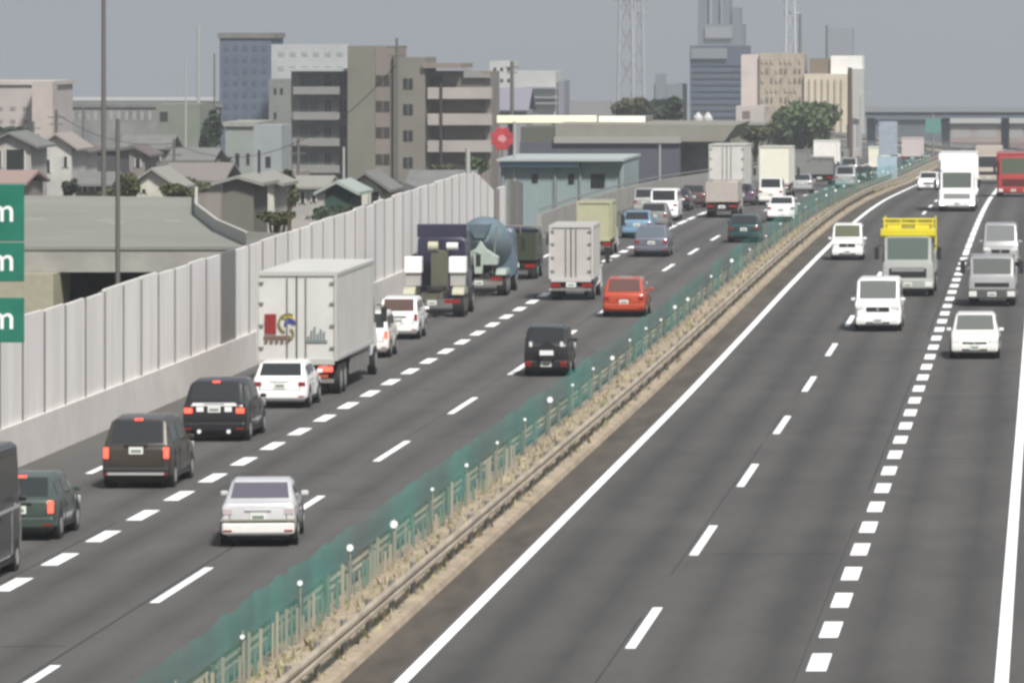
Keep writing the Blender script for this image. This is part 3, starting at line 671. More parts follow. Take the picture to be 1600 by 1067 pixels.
truck('box_truck', 'far cream box truck ahead of the dark hatchback under the tree', -17.2, 600, 4, 2.1, 2.9, BOXCR, WHT2, floor=.95, cabL=1.6, cabH=2.2, doors=False)
# ---- right carriageway (seen from the front)
car('van', 'van', 'white van leading the oncoming traffic in the middle lane', 'van', -6.6, 228.5, WHT, front=True, glass=GLASS_LT, W=1.78, H=2.0, nz=1.05, wt=3.75, wb=4.45)
car('kei', 'car', 'small white van hugging the median line on the oncoming side', 'van', -10.0, 294, WHT, front=True, W=1.6, H=1.8, wt=2.75, wb=3.2, hz=1.1, nz=.95, glass=mat('olive_glass', (.12, .13, .08), .25))
t = truck('patrol_truck', 'road patrol truck with a bright yellow rack over its cab', -6.1, 256, 4.6, 2.3, 2.9, mat('truck_body_grey', (.4, .42, .4), .5), mat('cab_grey_green', (.42, .45, .42), .45), front=True, style='flat', floor=.95, cabL=1.9, cabH=2.62, glass=mat('glass_teal', (.12, .16, .14), .2), flat_h=.7)
Lt = 4.6 + 1.9 + .12
MB().prism([(Lt - 1.95, 2.5), (Lt - .35, 2.5), (Lt - .28, 2.58), (Lt - .28, 2.86), (Lt - 1.95, 2.86)], 'x', -1.18, 1.18).build('yellow_rack', YEL, t, bevel=.02)
b = MB()
for x in (-1.05, -.35, .35, 1.05): b.tube((x, Lt - 1.7, 2.8), (x, Lt - 1.7, 3.25), .035)
b.tube((-1.1, Lt - 1.7, 3.25), (1.1, Lt - 1.7, 3.25), .035).tube((-1.1, Lt - 1.7, 3.05), (1.1, Lt - 1.7, 3.05), .03).tube((-1.1, Lt - 1.7, 3.25), (-1.1, 1.0, 3.25), .035).tube((1.1, Lt - 1.7, 3.25), (1.1, 1.0, 3.25), .035).tube((1.1, 1, 3.25), (1.1, 1, 1.1), .035).tube((-1.1, 1, 3.25), (-1.1, 1, 1.1), .035)
b.build('yellow_frame', YEL, t)
MB().box(-1.08, 1.08, Lt - 1.74, Lt - 1.71, 2.88, 3.24).build('mesh_screen', mat('yellow_screen', (.33, .30, .05), .7, var=.5, vs=6), t)
MB().box(-.9, -.3, Lt - 1.0, Lt - .75, 2.87, 3.02).box(.3, .9, Lt - 1.0, Lt - .75, 2.87, 3.02).build('light_bar', mat('lightbar_yellow', (.75, .6, .05), .3), t)
MB().box(-.7, .7, Lt + .02, Lt + .04, 1.05, 1.25).build('front_emblem', CHROME, t)
t = truck('box_lorry', 'large white lorry with lit headlights and a tall roof fairing, facing the camera', -5.9, 379, 8.5, 2.42, 3.75, WHT, paint('bright_white', (.85, .85, .85)), front=True, floor=1.1, cabL=2.3, cabH=2.72, cat='lorry', litf=True, fairing=.95, glass=mat('glass_grey_green', (.12, .14, .12), .25), wr=.48, cab_opts=dict(grille=mat('grille_grey', (.3, .3, .3), .5)))
truck('box_lorry', 'red lorry at the right edge, facing the camera', -2.65, 436, 8, 2.5, 3.3, REDT, REDT, front=True, floor=1.1, cabL=2.2, cabH=3.1, cat='lorry', wr=.48, glass=mat('glass_olive2', (.10, .12, .08), .25), cab_opts=dict(grille=mat('grille_dkred', (.12, .02, .02), .5)))
truck('box_lorry', 'beige-boxed lorry between the large white lorry and the red lorry', -5.5, 536, 8, 2.4, 3.4, mat('beige_box', (.5, .44, .38), .6), mat('beige_box', (.5, .44, .38), .6), front=True, floor=1.1, cabL=2.1, cabH=2.7, cat='lorry', wr=.48)
car('minivan', 'van', 'pale silver van partly hidden behind the silver light truck', 'van', -2.35, 285, SIL, front=True, glass=mat('glass_silverish', (.20, .21, .21), .2), H=2.1, W=1.75, belt=1.15, hz=1.2, nz=1.0, wt=3.7, wb=4.3)
truck('light_truck', 'silver light truck with a dark bumper behind the white estate car', -2.4, 247.5, 3.2, 2.05, 2.1, SIL, SIL, front=True, style='flat', floor=.85, cabL=1.7, cabH=2.08, wr=.36, glass=mat('glass_silver2', (.14, .15, .14), .2), cab_opts=dict(bumper=mat('bumper_grey', (.1, .1, .1), .6)))
car('wagon', 'car', 'white estate car at the head of the right-hand oncoming lane', 'car', -2.65, 210.5, WHT2, front=True, glass=GLASS_LT, W=1.74, H=1.56)
car('hatch', 'car', 'far pale car left of the large white oncoming lorry', 'car', -9.75, 478, WHT, front=True, head=WHITE_LIT)
car('minivan', 'van', 'far grey van beyond the pale car on the oncoming side', 'van', -9.6, 640, SIL, front=True)

# ------------------------------------------------------------------ expressway signs
t = thing('distance_sign', 'stack of three green distance panels on a post at the left edge', 'road sign', (-27.1, 152, 0))
SG = mat('sign_green', (.012, .19, .125), .5, var=.12, vs=2)
for (ya, yb, c) in ((288, 380, 0), (378.5, 443, 0), (465, 538, 0)):
    z1, z0 = azz(ya, 152), azz(yb, 152) + .05
    b = MB().box(-2.6, .92, -.06, 0, z0, z1).build('green_panel', SG, t, bevel=.02)
    cu = bpy.data.curves.new('lettering', 'FONT'); cu.body = 'm'; cu.size = .85; cu.extrude = .004; cu.offset = .006
    tmp = bpy.data.objects.new('tmp', cu); COL.objects.link(tmp)
    dg = bpy.context.evaluated_depsgraph_get(); me = bpy.data.meshes.new_from_object(tmp.evaluated_get(dg)); bpy.data.objects.remove(tmp)
    me.materials.append(mat('sign_white', (.85, .88, .85), .5)); o = bpy.data.objects.new('lettering', me); COL.objects.link(o); o.parent = b
    zc = (z0 + z1) / 2; o.rotation_euler = (R(90), 0, 0); o.location = (.03, -.064, zc - .22)
MB().tube((-1.6, .08, 0), (-1.6, .08, 8.0), .1).tube((-.2, .08, 0), (-.2, .08, 8.0), .1).build('post', STEEL, t)
t = thing('sign_board', 'tall pale blue board standing in the central reservation far off', 'sign', (ax(1386, 545), 545, zr(545)))
MB().box(-.9, .9, -.1, .1, .3, 2.4).build('lower_panel', mat('pale_cyan', (.42, .56, .66), .5, var=.1), t)
MB().box(-.75, .95, -.1, .1, 2.5, 5.6).build('upper_panel', mat('pale_blue_grey', (.36, .42, .48), .5, var=.15), t)
MB().tube((-.7, .15, 0), (-.7, .15, 5.5), .07).tube((.7, .15, 0), (.7, .15, 5.5), .07).build('post', STEEL, t)
t = thing('direction_sign', 'small teal direction sign under the dark overpass', 'road sign', (ax(1458, 860), 860, zr(860)))
MB().box(-1.1, 1.1, -.06, 0, 3.4, 5.4).build('green_panel', mat('sign_teal', (.12, .30, .26), .5), t)
MB().tube((0, .1, 0), (0, .1, 6.2), .12).build('post', STEEL, t)

# ------------------------------------------------------------------ bridges
t = thing('overpass', 'dark road overpass crossing the expressway in the distance', 'bridge', (0, 0, 0))
Yb = 1010; zt = azz(171, Yb); zb = azz(185, Yb)
OVM = mat('overpass_blue_grey', (.13, .16, .19), .7, var=.1)
MB().box(ax(1352, Yb), 90, Yb, Yb + 12, zb, zt - .3).build('girder', OVM, t)
MB().box(ax(1352, Yb), 90, Yb - .4, Yb - .1, zt - .5, zt + .35).build('parapet', mat('parapet_grey', (.27, .29, .31), .7), t)
for px in (1360, 1477): MB().box(ax(px, Yb) - .7, ax(px, Yb) + .7, Yb + 3, Yb + 6, zg(Yb) - 1, zb - .01).build('pier', OVM, t)
for px in (1570, 1640): MB().box(ax(px, Yb) - .7, ax(px, Yb) + .7, Yb + 8, Yb + 10, zg(Yb) - 1, zb - .01).build('pier', OVM, t)
lp = MB()
t2 = thing('station_building', 'long pinkish building with a pale roof edge behind the overpass at the right', 'building', (0, 0, 0))
Yq = 1180
MB().box(ax(1481, Yq), 70, Yq, Yq + 25, zg(Yq) - 1, azz(193, Yq)).build('wall', mat('pinkish_wall', (.36, .30, .28), .8, var=.15, vs=.2), t2)
MB().box(ax(1479, Yq), 71, Yq - 1, Yq + 26, azz(192.9, Yq), azz(184, Yq)).build('roof_edge', mat('pale_roof', (.5, .5, .49), .7), t2)
for i in range(12):
    x = ax(1487, Yq) + i * 5.2
    MB().box(x, x + 3.6, Yq - .05, Yq + .2, azz(216, Yq), azz(197, Yq)).build('window', mat('pale_pane', (.38, .37, .36), .5), t2)
MB().box(ax(1481, Yq), 70, Yq - .5, Yq - .05, azz(233, Yq), azz(222, Yq)).build('canopy', mat('brown_band', (.26, .19, .17), .8), t2)
t2 = thing('backdrop_block', 'dark blue-grey warehouse seen beneath the overpass', 'building')
MB().box(ax(1300, 1400), ax(1500, 1400), 1400, 1430, -14, azz(187, 1400)).build('wall', mat('dark_bluegrey', (.13, .155, .17), .8, var=.2, vs=.1), t2)
MB().box(ax(1299, 1400), ax(1501, 1400), 1399, 1431, azz(186.9, 1400), azz(184, 1400)).build('roof', OVM, t2)

# side road on a viaduct, left
t = thing('side_viaduct', 'pale concrete viaduct carrying a side road behind the noise barrier', 'bridge')
DK = mat('deck_surface', (.262, .268, .232), .9, var=.12, vs=.12)
zd = 3.6
ed = [(-28.7, 223), (-30.2, 224.5), (-33.5, 240), (-37.5, 262), (-41.5, 290), (-60, 296), (-110, 300), (-110, 232), (-60, 226), (-45, 223)]
MB().prism(ed, 'z', zd - .12, zd).build('deck', DK, t)
MB().prism([(x, y + .05) if y < 235 else (x, y - .5) for x, y in ed], 'z', zd - .95, zd - .13).build('girder', CONC, t)
pk = MB()
for (a, b) in zip(ed[0:4], ed[1:5]):
    n = Vector((b[1] - a[1], a[0] - b[0], 0)).normalized() * .14
    pk.prism([(a[0], a[1]), (b[0], b[1]), (b[0] - n.x, b[1] - n.y), (a[0] - n.x, a[1] - n.y)], 'z', zd + .003, zd + .5)
pk.build('kerb_wall', mat('kerb_pale', (.5, .49, .45), .8, var=.1), t)
MB().prism([(-62, 240), (-34.5, 236), (-36, 250), (-62, 252)], 'z', -5.4, zd - .96).build('underdeck_shade', mat('undercroft_shade', (.05, .052, .045), .9, var=.3), t)  # near-black block paints in the darkness beneath the deck
MB().box(ax(-30, 222), ax(86, 222), 221.6, 225.4, -5.4, zd - .96).build('pier', mat('pier_tan', (.40, .38, .28), .85, var=.1), t)
for px, py in ((148, 345), (165, 348), (255, 346), (40, 343)):
    Y = 9300 * (CAM_H - zd) / (py - 50); x = ax(px, Y); MB().quad((x, Y, zd + .005), (x + .7, Y, zd + .005), (x + .7, Y + 1.1, zd + .005), (x, Y + 1.1, zd + .005)).build('painted_mark', mat('faded_mark', (.4, .4, .36), .8), t)

# ------------------------------------------------------------------ poles
PM = mat('pole_dark', (.14, .135, .12), .7); PMP = mat('pole_pale', (.42, .43, .41), .6)
def pole(px, ytop, Y, r, m, label, arm=None, name='utility_pole', base=None, bars=True):
    x = ax(px, Y); z1 = azz(ytop, Y); z0 = (base if base is not None else zg(Y) - .4)
    t = thing(name, label, 'pole', (x, Y, z0))
    MB().tube((0, 0, 0), (0, 0, z1 - z0), r * 1.15, r * .85, n=10).build('shaft', m, t, smooth=True)
    if arm: MB().tube((0, 0, z1 - z0), (arm, 0, z1 - z0 + .3), r * .5).box(arm - .5 if arm < 0 else arm, arm if arm < 0 else arm + .5, -.12, .12, z1 - z0 + .22, z1 - z0 + .36).build('lamp_arm', m, t)
    elif bars: MB().box(-.75, .75, -.1, -.02, z1 - z0 - .7, z1 - z0 - .6).box(-.6, .6, -.1, -.02, z1 - z0 - 1.3, z1 - z0 - 1.2).build('crossarm', m, t)
    return t
pole(162, -40, 330, .135, PM, 'tall dark pole rising to the sky left of the blue-grey office block')
pole(184, 186, 214, .09, PM, 'dark column standing just behind the noise barrier', bars=False)
pole(620, 60, 420, .10, PM, 'dark pole in front of the apartment block\'s stair tower')
pole(731, 232, 296, .14, PMP, 'pale round post at the end of the noise barrier', bars=False)
pole(800, 96, 640, .22, PM, 'dark utility pole to the right of the apartment block')
pole(804, 190, 430, .12, PMP, 'white post beside the red sign', bars=False)
pole(88, 172, 520, .14, PM, 'brown utility pole among the houses, between the gabled house and the pale house')
pole(52, 190, 560, .14, PM, 'slim utility pole left of the brown one among the houses')
pole(130, 168, 700, .13, PM, 'thin distant pole beyond the pale house')
pole(272, 218, 480, .13, PM, 'grey utility pole above the sloping roofs')
pole(466, 215, 470, .13, PM, 'grey-green pole in front of the left wing of the apartment block')
pole(537, 230, 400, .1, PMP, 'pale post beside the green netting', bars=False)
pole(1046, 192, 640, .14, PM, 'dark pole beyond the navy warehouse wall')
pole(1031, 226, 560, .1, PMP, 'short pale post in front of the navy warehouse wall', bars=False)
pole(1328, 106, 820, .36, mat('pole_brown', (.11, .075, .05), .8), 'thick brown pole in front of the beige hotel', bars=False)
pole(310, 40, 900, .25, PMP, 'thin pale mast left of the blue-grey office block', bars=False)
pole(290, 90, 860, .14, PMP, 'faint pale mast beyond the elevated railway', bars=False)
pole(335, 84, 880, .14, PM, 'slender dark mast at the corner of the blue-grey office block', bars=False)
pole(1345, 150, 830, .12, PMP, 'pale lamp column at the right corner of the beige hotel', arm=.9, name='lamp_post')

def pylon(px, ytop, Y, wtop, wbot, m, label, ybot=None):
    x = ax(px, Y); z1 = azz(ytop, Y); z0 = zg(Y) - 1; H = z1 - z0
    t = thing('lattice_mast', label, 'mast', (x, Y, z0))
    def c(z, sx, sy): k = wbot + (wtop - wbot) * z / H; return (sx * k / 2, sy * k / 2, z)
    r = .16 * Y / 1000 + .1
    for sx, sy in ((-1, -1), (1, -1), (1, 1), (-1, 1)): MB().tube(c(0, sx, sy), c(H, sx, sy), r, n=5).build('leg', m, t)
    b = MB(); n = int(H / 7)
    for i in range(n):
        za, zb_ = H * i / n, H * (i + 1) / n
        for (p, q) in (((-1, -1), (1, -1)), ((1, -1), (1, 1)), ((1, 1), (-1, 1)), ((-1, 1), (-1, -1))):
            b.tube(c(za, *p), c(zb_, *q), r * .45, n=4).tube(c(za, *q), c(zb_, *p), r * .45, n=4).tube(c(zb_, *p), c(zb_, *q), r * .45, n=4)
    b.build('bracing', m, t)
    a = MB()
    for f in (.8, .88, .96): a.tube((-wbot * .75, 0, H * f), (wbot * .75, 0, H * f), r * .7, n=5)
    a.build('crossarms', m, t)
MS = mat('mast_steel_hazed', (.38, .39, .41), .6)  # steel paled towards the sky, distance haze put into the colour
pylon(978, -60, 1500, 2.6, 4.2, MS, 'grey lattice mast rising above the trees left of the tall blue block')
pylon(998, -30, 1700, 2.0, 3.4, MS, 'fainter lattice mast just right of the grey one')
pylon(1235, -30, 1750, 2.2, 3.6, mat('mast_white', (.55, .57, .6), .6), 'pale lattice mast behind the beige hotel')
pole(1250, 22, 1700, .5, PM, 'dark thin mast beside the pale lattice mast behind the hotel', bars=False)
pole(1292, 40, 1600, .4, PM, 'short dark mast at the hotel roof', bars=False)

# ------------------------------------------------------------------ buildings
WIN = mat('window_dark', (.028, .03, .03), .35, spec=.3); WINB = mat('window_brown', (.045, .036, .028), .5)
def wallm(n, c, **k): return mat('wall_' + n, c, .85, var=k.get('var', .12), vs=.25)
def bblock(name, label, px0, px1, ytop, Y, m, D=14, wins=None, cat='building', roof=None, wm=WIN, parent=None, pname='wall', over=None):
    t = parent or thing(name, label, cat)
    x0, x1 = ax(px0, Y), ax(px1, Y); z1 = azz(ytop, Y); z0 = zg(Y) - 1
    MB().box(x0, x1, Y, Y + D, z0, z1).build(pname, m, t)
    if roof: MB().box(x0 - .3, x1 + .3, Y - .3, Y + D + .3, z1 + .002, z1 + roof[0]).build('roof', roof[1], t)
    for w_ in wins or []:
        a, b, c, d = w_
        MB().box(ax(a, Y), ax(b, Y), Y - .06, Y + .4, azz(d, Y), azz(c, Y)).build('window', wm, t)
    return t
def grid(px0, px1, n, y0, y1, m, wf=.55, hf=.5):
    r = []
    for i in range(n):
        for j in range(m):
            a = px0 + (px1 - px0) * (i + .5 - wf / 2) / n; c = y0 + (y1 - y0) * (j + .5 - hf / 2) / m
            r.append((a, a + (px1 - px0) * wf / n, c, c + (y1 - y0) * hf / m))
    return r
# apartment block
APT = thing('apartment_block', 'grey-beige apartment block with pale balconies on its right wing', 'building')
Ya = 650
WA = wallm('apt', (.215, .20, .17)); WA2 = wallm('apt_green', (.20, .195, .155)); WA3 = wallm('apt_pink', (.245, .212, .185)); WAL = wallm('apt_left', (.17, .17, .16))
BALC = wallm('balcony', (.43, .39, .365)); 
bblock(None, None, 543, 586, 72, Ya, WA2, D=12, parent=APT)
bblock(None, None, 586, 618, 72, Ya + .6, WA3, D=11, parent=APT)
bblock(None, None, 618, 664, 90, Ya + .2, WA, D=12, parent=APT)
bblock(None, None, 664, 766, 112, Ya + 2.2, WA3, D=11, parent=APT)
bblock(None, None, 455, 543, 112, Ya + 3, WAL, D=14, parent=APT)
MB().box(ax(660, Ya) , ax(722, Ya), Ya - .3, Ya + 12, azz(107, Ya), azz(99.5, Ya)).build('roof', WA3, APT)
MB().box(ax(440, Ya) , ax(545, Ya), Ya + 1, Ya + 16, azz(111.9, Ya), azz(108, Ya)).build('roof', mat('roof_palegreen', (.42, .45, .43), .7), APT)
MB().prism([(ax(722, Ya) + .01, azz(106, Ya)), (ax(768, Ya), azz(122, Ya)), (ax(722, Ya) + .01, azz(122, Ya))], 'y', Ya + 1.5, Ya + 2.19).build('roof_slope', mat('slope_grey', (.27, .275, .265), .7), APT)
def wn(a, b, c, d, y, m=WIN, dep=.4):
    o = MB().box(ax(a, y), ax(b, y), y - .05, y + dep, azz(d, y), azz(c, y)).build('window', m, APT)
    MB().box(ax((a + b) / 2 - .5, y), ax((a + b) / 2 + .5, y), y - .09, y - .055, azz(d, y), azz(c, y)).build('mullion', WA3, o)
for i, y in enumerate((118, 158, 199, 241)):
    wn(587, 609, y, y + 17, Ya + .6, WINB)
    wn(630, 645, y + 5, y + 22, Ya + .2)
    wn(531, 541, y - 2, y + 17, Ya + 3)
    wn(508, 517, y - 1, y + 17, Ya + 3)
    wn(469, 497, y - 2, y + 18, Ya + 3, mat('window_teal', (.075, .095, .09), .4))
    MB().box(ax(455, Ya), ax(528, Ya), Ya + 1.6, Ya + 2.99, azz(y + 30, Ya), azz(y + 18, Ya)).build('balcony', mat('balcony_grey', (.27, .265, .25), .8, var=.1), APT)
for i, y in enumerate((137, 178, 220, 258)):
    b = MB().box(ax(667, Ya), ax(767, Ya), Ya + .6, Ya + 2.19, azz(y + 18, Ya), azz(y, Ya))
    if i < 3: b.build('balcony', BALC, APT)
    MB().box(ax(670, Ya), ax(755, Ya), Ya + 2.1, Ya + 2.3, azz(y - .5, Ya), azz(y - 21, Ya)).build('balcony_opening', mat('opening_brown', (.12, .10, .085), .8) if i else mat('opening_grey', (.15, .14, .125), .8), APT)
    MB().box(ax(670, Ya), ax(690, Ya), Ya + 2.0, Ya + 2.09, azz(y - .5, Ya), azz(y - 17, Ya)).build('window', WIN, APT)
MB().box(ax(687, Ya), ax(690.5, Ya), Ya + .35, Ya + .59, azz(290, Ya), azz(130, Ya)).build('drainpipe', WINB, APT)
MB().box(ax(616, Ya), ax(619, Ya), Ya - .2, Ya + .19, azz(290, Ya), azz(80, Ya)).build('drainpipe', WA2, APT)

bblock('office_block', 'blue-grey office block left of the apartment block', 343, 424, 60, 900, wallm('blue_office', (.11, .14, .19)), wins=grid(346, 420, 5, 66, 230, 9, .5, .45), wm=mat('blue_pane', (.09, .118, .165), .4), roof=(.8, CONC_D))
bblock('white_building', 'white building rising behind the left wing of the apartment block', 424, 545, 70, 880, wallm('white_bld', (.47, .49, .49)), wins=grid(430, 540, 6, 74, 118, 2, .5, .3), wm=mat('pale_glass', (.34, .37, .38), .3))
bblock('annex_block', 'grey-green block filling the gap left of the apartment block', 420, 456, 124, 720, wallm('annex_green', (.22, .23, .215)), wins=[(428, 432, 138, 148), (438, 442, 138, 148), (428, 432, 176, 186)], D=10)
bblock('green_building', 'grey-green house block below the office block', 352, 398, 198, 640, wallm('grey_green', (.30, .33, .31)), wins=[(368, 374, 240, 262), (385, 390, 240, 258)], roof=(.5, CONC))
bblock('pale_house', 'pale blue-grey house left of the apartment block', 396, 440, 196, 600, wallm('pale_blue', (.33, .36, .37)), wins=[(403, 407, 235, 275), (415, 423, 245, 262)], D=8)
bblock('pink_building', 'pale pink building at the far left edge', -60, 84, 133, 720, wallm('pink', (.50, .45, .43)), wins=grid(-50, 50, 5, 160, 200, 2, .4, .3), wm=mat('pinkish_pane', (.30, .25, .25), .5), roof=(.5, wallm('pink2', (.55, .5, .47))))
bblock('stair_tower', 'pinkish stair tower on the right end of the pale pink building', 50, 82, 128, 716, wallm('pink3', (.50, .44, .41)), D=3.5)
bblock('grey_hall', 'long grey hall between the elevated railway and the houses', 90, 345, 168, 900, wallm('grey_hall', (.24, .24, .235), var=.3), wins=grid(95, 240, 12, 172, 190, 1, .4, .8), wm=mat('pale_bay', (.36, .36, .35), .6), roof=(.6, CONC_D))
bblock('shed', 'grey-green shed beside the dark trees', 244, 312, 163, 860, wallm('green_shed', (.2, .225, .18)), wins=[(250, 262, 175, 190)])
t = thing('elevated_railway', 'white-edged elevated railway crossing far off on the left', 'bridge')
Yr = 1500
MB().box(ax(-100, Yr), ax(338, Yr), Yr, Yr + 11, azz(163, Yr), azz(158, Yr)).build('deck', CONC, t)
MB().box(ax(-100, Yr), ax(338, Yr), Yr - .3, Yr - .05, azz(157.5, Yr), azz(152, Yr)).build('parapet', mat('parapet_white', (.55, .57, .56), .7), t)
for i in range(11):
    x = ax(-80 + 40 * i, Yr); MB().box(x - 1, x + 1, Yr + 3, Yr + 8, zg(Yr) - 1, azz(163, Yr) - .01).build('pier', CONC, t)

def house(label, px0, px1, yeave, yridge, Y, wm, rm, D=8, wins=(), side=False, name='house'):
    x0, x1 = ax(px0, Y), ax(px1, Y); ze, zr_ = azz(yeave, Y), azz(yridge, Y); z0 = zg(Y) - 1
    t = thing(name, label, 'house', ((x0 + x1) / 2, Y, z0)); h = (x1 - x0) / 2; ze -= z0; zr_ -= z0
    if side:   # ridge parallel to the picture
        MB().box(-h, h, 0, D, 0, ze).build('wall', wm, t)
        MB().prism([(-.6, ze - .15), (-.6, ze + .02), (D / 2, zr_), (D + .6, ze + .02), (D + .6, ze - .15), (D / 2, zr_ - .2)], 'x', -h - .4, h + .4).build('roof', rm, t)
    else:
        MB().prism([(-h, 0), (h, 0), (h, ze), (0, zr_ - .2), (-h, ze)], 'y', 0, D).build('wall', wm, t)
        MB().prism([(-h - .6, ze - .2), (-h - .6, ze - .02), (0, zr_), (h + .6, ze - .02), (h + .6, ze - .2), (0, zr_ - .18)], 'y', -.5, D + .5).build('roof', rm, t)
    for a, b, c, d in wins:
        xa = ax(a, Y) - (x0 + x1) / 2; xb = ax(b, Y) - (x0 + x1) / 2
        o = MB().box(xa, xb, -.05, .2, azz(d, Y) - z0, azz(c, Y) - z0).build('window', WIN, t)
        MB().box(xa - .1, xa - .002, -.1, .1, azz(d, Y) - z0, azz(c, Y) - z0).box(xb + .002, xb + .1, -.1, .1, azz(d, Y) - z0, azz(c, Y) - z0).build('frame', mat('frame_pale', (.6, .6, .57), .6), o)
    return t
RG = mat('roof_grey', (.19, .195, .185), .8, var=.15, vs=.8); RB = mat('roof_brown', (.15, .125, .12), .8, var=.15, vs=.8); RL = mat('roof_light', (.30, .295, .265), .8, var=.1); RDK = mat('roof_dark', (.085, .08, .08), .8)
HW1 = wallm('h1', (.45, .43, .40), var=.3); HW2 = wallm('h2', (.56, .55, .52), var=.3); HW3 = wallm('h3', (.27, .24, .22), var=.3); HW4 = wallm('h4', (.62, .60, .53), var=.3); HWG = wallm('hg', (.19, .185, .17), var=.3); HWD = wallm('hd', (.085, .08, .085))
house('gabled house with dark openings at the far left edge, above the green signs', -18, 48, 228, 206, 430, HW1, RG, wins=((10, 38, 234, 268), (-8, 2, 236, 262)), D=7)
house('pinkish low roof house right above the topmost green sign', -40, 34, 286, 268, 380, HW3, mat('roof_pink', (.34, .25, .22), .8), side=True)
house('pale narrow house with vertical pipes, left of the dark block', 64, 112, 232, 208, 470, HW2, mat('roof_pinkgrey', (.33, .29, .27), .8), wins=((72, 78, 250, 270), (100, 105, 245, 262)), D=7)
house('white lean house behind the pale narrow house', 92, 130, 236, 222, 480, HW4, RB, wins=((116, 122, 238, 250),), D=7)
bblock('dark_block', 'dark cube-shaped building in the middle of the houses', 132, 182, 236, 500, HWD, D=7, roof=(.25, HWG))
house('small grey house under the dark block', 118, 168, 288, 270, 440, HWG, RG, wins=((130, 136, 290, 300), (150, 160, 288, 298)), side=True)
house('brownish house right of the dark lamp column', 186, 226, 242, 226, 520, HW3, RB, wins=((192, 199, 246, 262), (212, 219, 248, 262)), D=7)
house('cream-roofed low house with a white gable', 208, 268, 292, 262, 420, HW4, RL, wins=((222, 228, 296, 302),), D=7)
house('house with a long grey roof behind the cream-roofed one', 190, 262, 232, 212, 620, HWG, RG, wins=((220, 226, 236, 250), (238, 250, 238, 252)), side=True)
house('grey house with a wide dark eave line', 266, 330, 250, 232, 560, HW3, RG, wins=((276, 288, 254, 262), (300, 312, 254, 262)), side=True)
house('low house with taupe hipped roof below the office block', 258, 345, 282, 256, 470, HW3, mat('roof_taupe', (.24, .215, .20), .8, var=.1), side=True, D=10)
house('dark gabled barn at the viaduct kerb', 348, 396, 285, 274, 330, wallm('barn', (.17, .165, .14)), RL, D=6)
house('small bright cream house at the viaduct corner', 384, 428, 286, 270, 345, HW4, RL, wins=((397, 403, 296, 312), (412, 416, 300, 310)), D=6)
house('beige house between the cream house and the apartment block', 436, 506, 292, 276, 420, HW1, RL, wins=((448, 455, 300, 322), (470, 476, 300, 318), (488, 493, 300, 316)), side=True, D=7)
house('dark green netted shed in front of the apartment block', 508, 546, 300, 282, 335, mat('net_green', (.035, .075, .06), .8, var=.2), mat('pale_teal_trim', (.36, .42, .38), .7), D=6, name='shed')
house('white gabled shed right of the green netted shed', 546, 596, 296, 268, 345, HW4, RG, wins=((556, 562, 298, 330), (580, 592, 300, 330)), D=6, name='shed')
house('low shed with a dark gable behind the noise barrier top', 590, 640, 306, 290, 350, HW1, RDK, D=6, name='shed')
house('grey low roof behind the noise barrier right of the dark gable', 640, 728, 300, 268, 380, HWG, RG, D=8, name='shed', side=True)
house('purple-grey pitched roof house behind the apartment balconies', 762, 822, 172, 138, 760, wallm('purp', (.3, .29, .33)), mat('roof_purple', (.25, .24, .29), .8), D=10, wins=((775, 780, 178, 186),), side=True)
bblock('tan_block', 'small tan block at the viaduct edge', 430, 470, 268, 500, HW3, D=6, wins=[(436, 444, 276, 290)])

# stepped pale building
t = bblock('stepped_building', 'pale stepped building with horizontal bands right of the apartment block', 800, 868, 112, 900, wallm('stepped', (.52, .53, .52)), D=14)
for i, y in enumerate((136, 151, 160)):
    MB().box(ax(822, 900), ax(872, 900), 898.8, 899.99, azz(y + 3, 900), azz(y, 900)).build('band', mat('band_grey', (.3, .31, .34), .8), t)
MB().box(ax(870, 900), ax(880, 900), 902, 912, zg(900) - 1, azz(127, 900)).build('stair_shaft', mat('shaft_grey', (.24, .25, .29), .8), t)
bblock('pale_block', 'pale block behind the stepped building', 765, 802, 96, 960, wallm('pale_block', (.55, .56, .55)), D=10, wins=grid(768, 800, 3, 100, 135, 2, .4, .3))

# works with lit canopy, navy wall
t = thing('filling_station_canopy', 'long flat canopy with a bright cream lit edge behind the blue workshop', 'canopy')
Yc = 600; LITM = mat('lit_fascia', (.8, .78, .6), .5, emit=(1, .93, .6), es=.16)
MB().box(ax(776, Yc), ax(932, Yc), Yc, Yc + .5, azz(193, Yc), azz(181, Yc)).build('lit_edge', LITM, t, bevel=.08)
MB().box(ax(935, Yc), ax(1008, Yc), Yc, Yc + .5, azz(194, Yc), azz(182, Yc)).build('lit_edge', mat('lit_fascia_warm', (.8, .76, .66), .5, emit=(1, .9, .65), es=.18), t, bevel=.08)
MB().box(ax(776, Yc), ax(1008, Yc), Yc + .51, Yc + 12, azz(194, Yc), azz(183, Yc)).build('roof', CONC_D, t)
for px in (790, 860, 930, 1000): MB().tube((ax(px, Yc), Yc + 5, zg(Yc) - 1), (ax(px, Yc), Yc + 5, azz(194, Yc)), .25).build('column', STEEL, t)
t = bblock('warehouse', 'long warehouse with a beige top band above a navy wall', 812, 1062, 222, 585, mat('navy_wall', (.085, .095, .12), .7, var=.08, vs=.3), D=30)
MB().prism([(ax(866, 585), azz(222, 585)), (ax(1130, 585), azz(222, 585)), (ax(1150, 585), azz(196, 585)), (ax(866, 585), azz(194, 585))], 'y', 586, 614).build('upper_storey', mat('beige_band', (.27, .26, .22), .8, var=.12, vs=.3), t)
MB().box(ax(866, 585), ax(1064, 585), 584.6, 585.9, azz(224, 585), azz(214, 585)).build('fascia', mat('fascia_beige', (.36, .345, .32), .8), t)
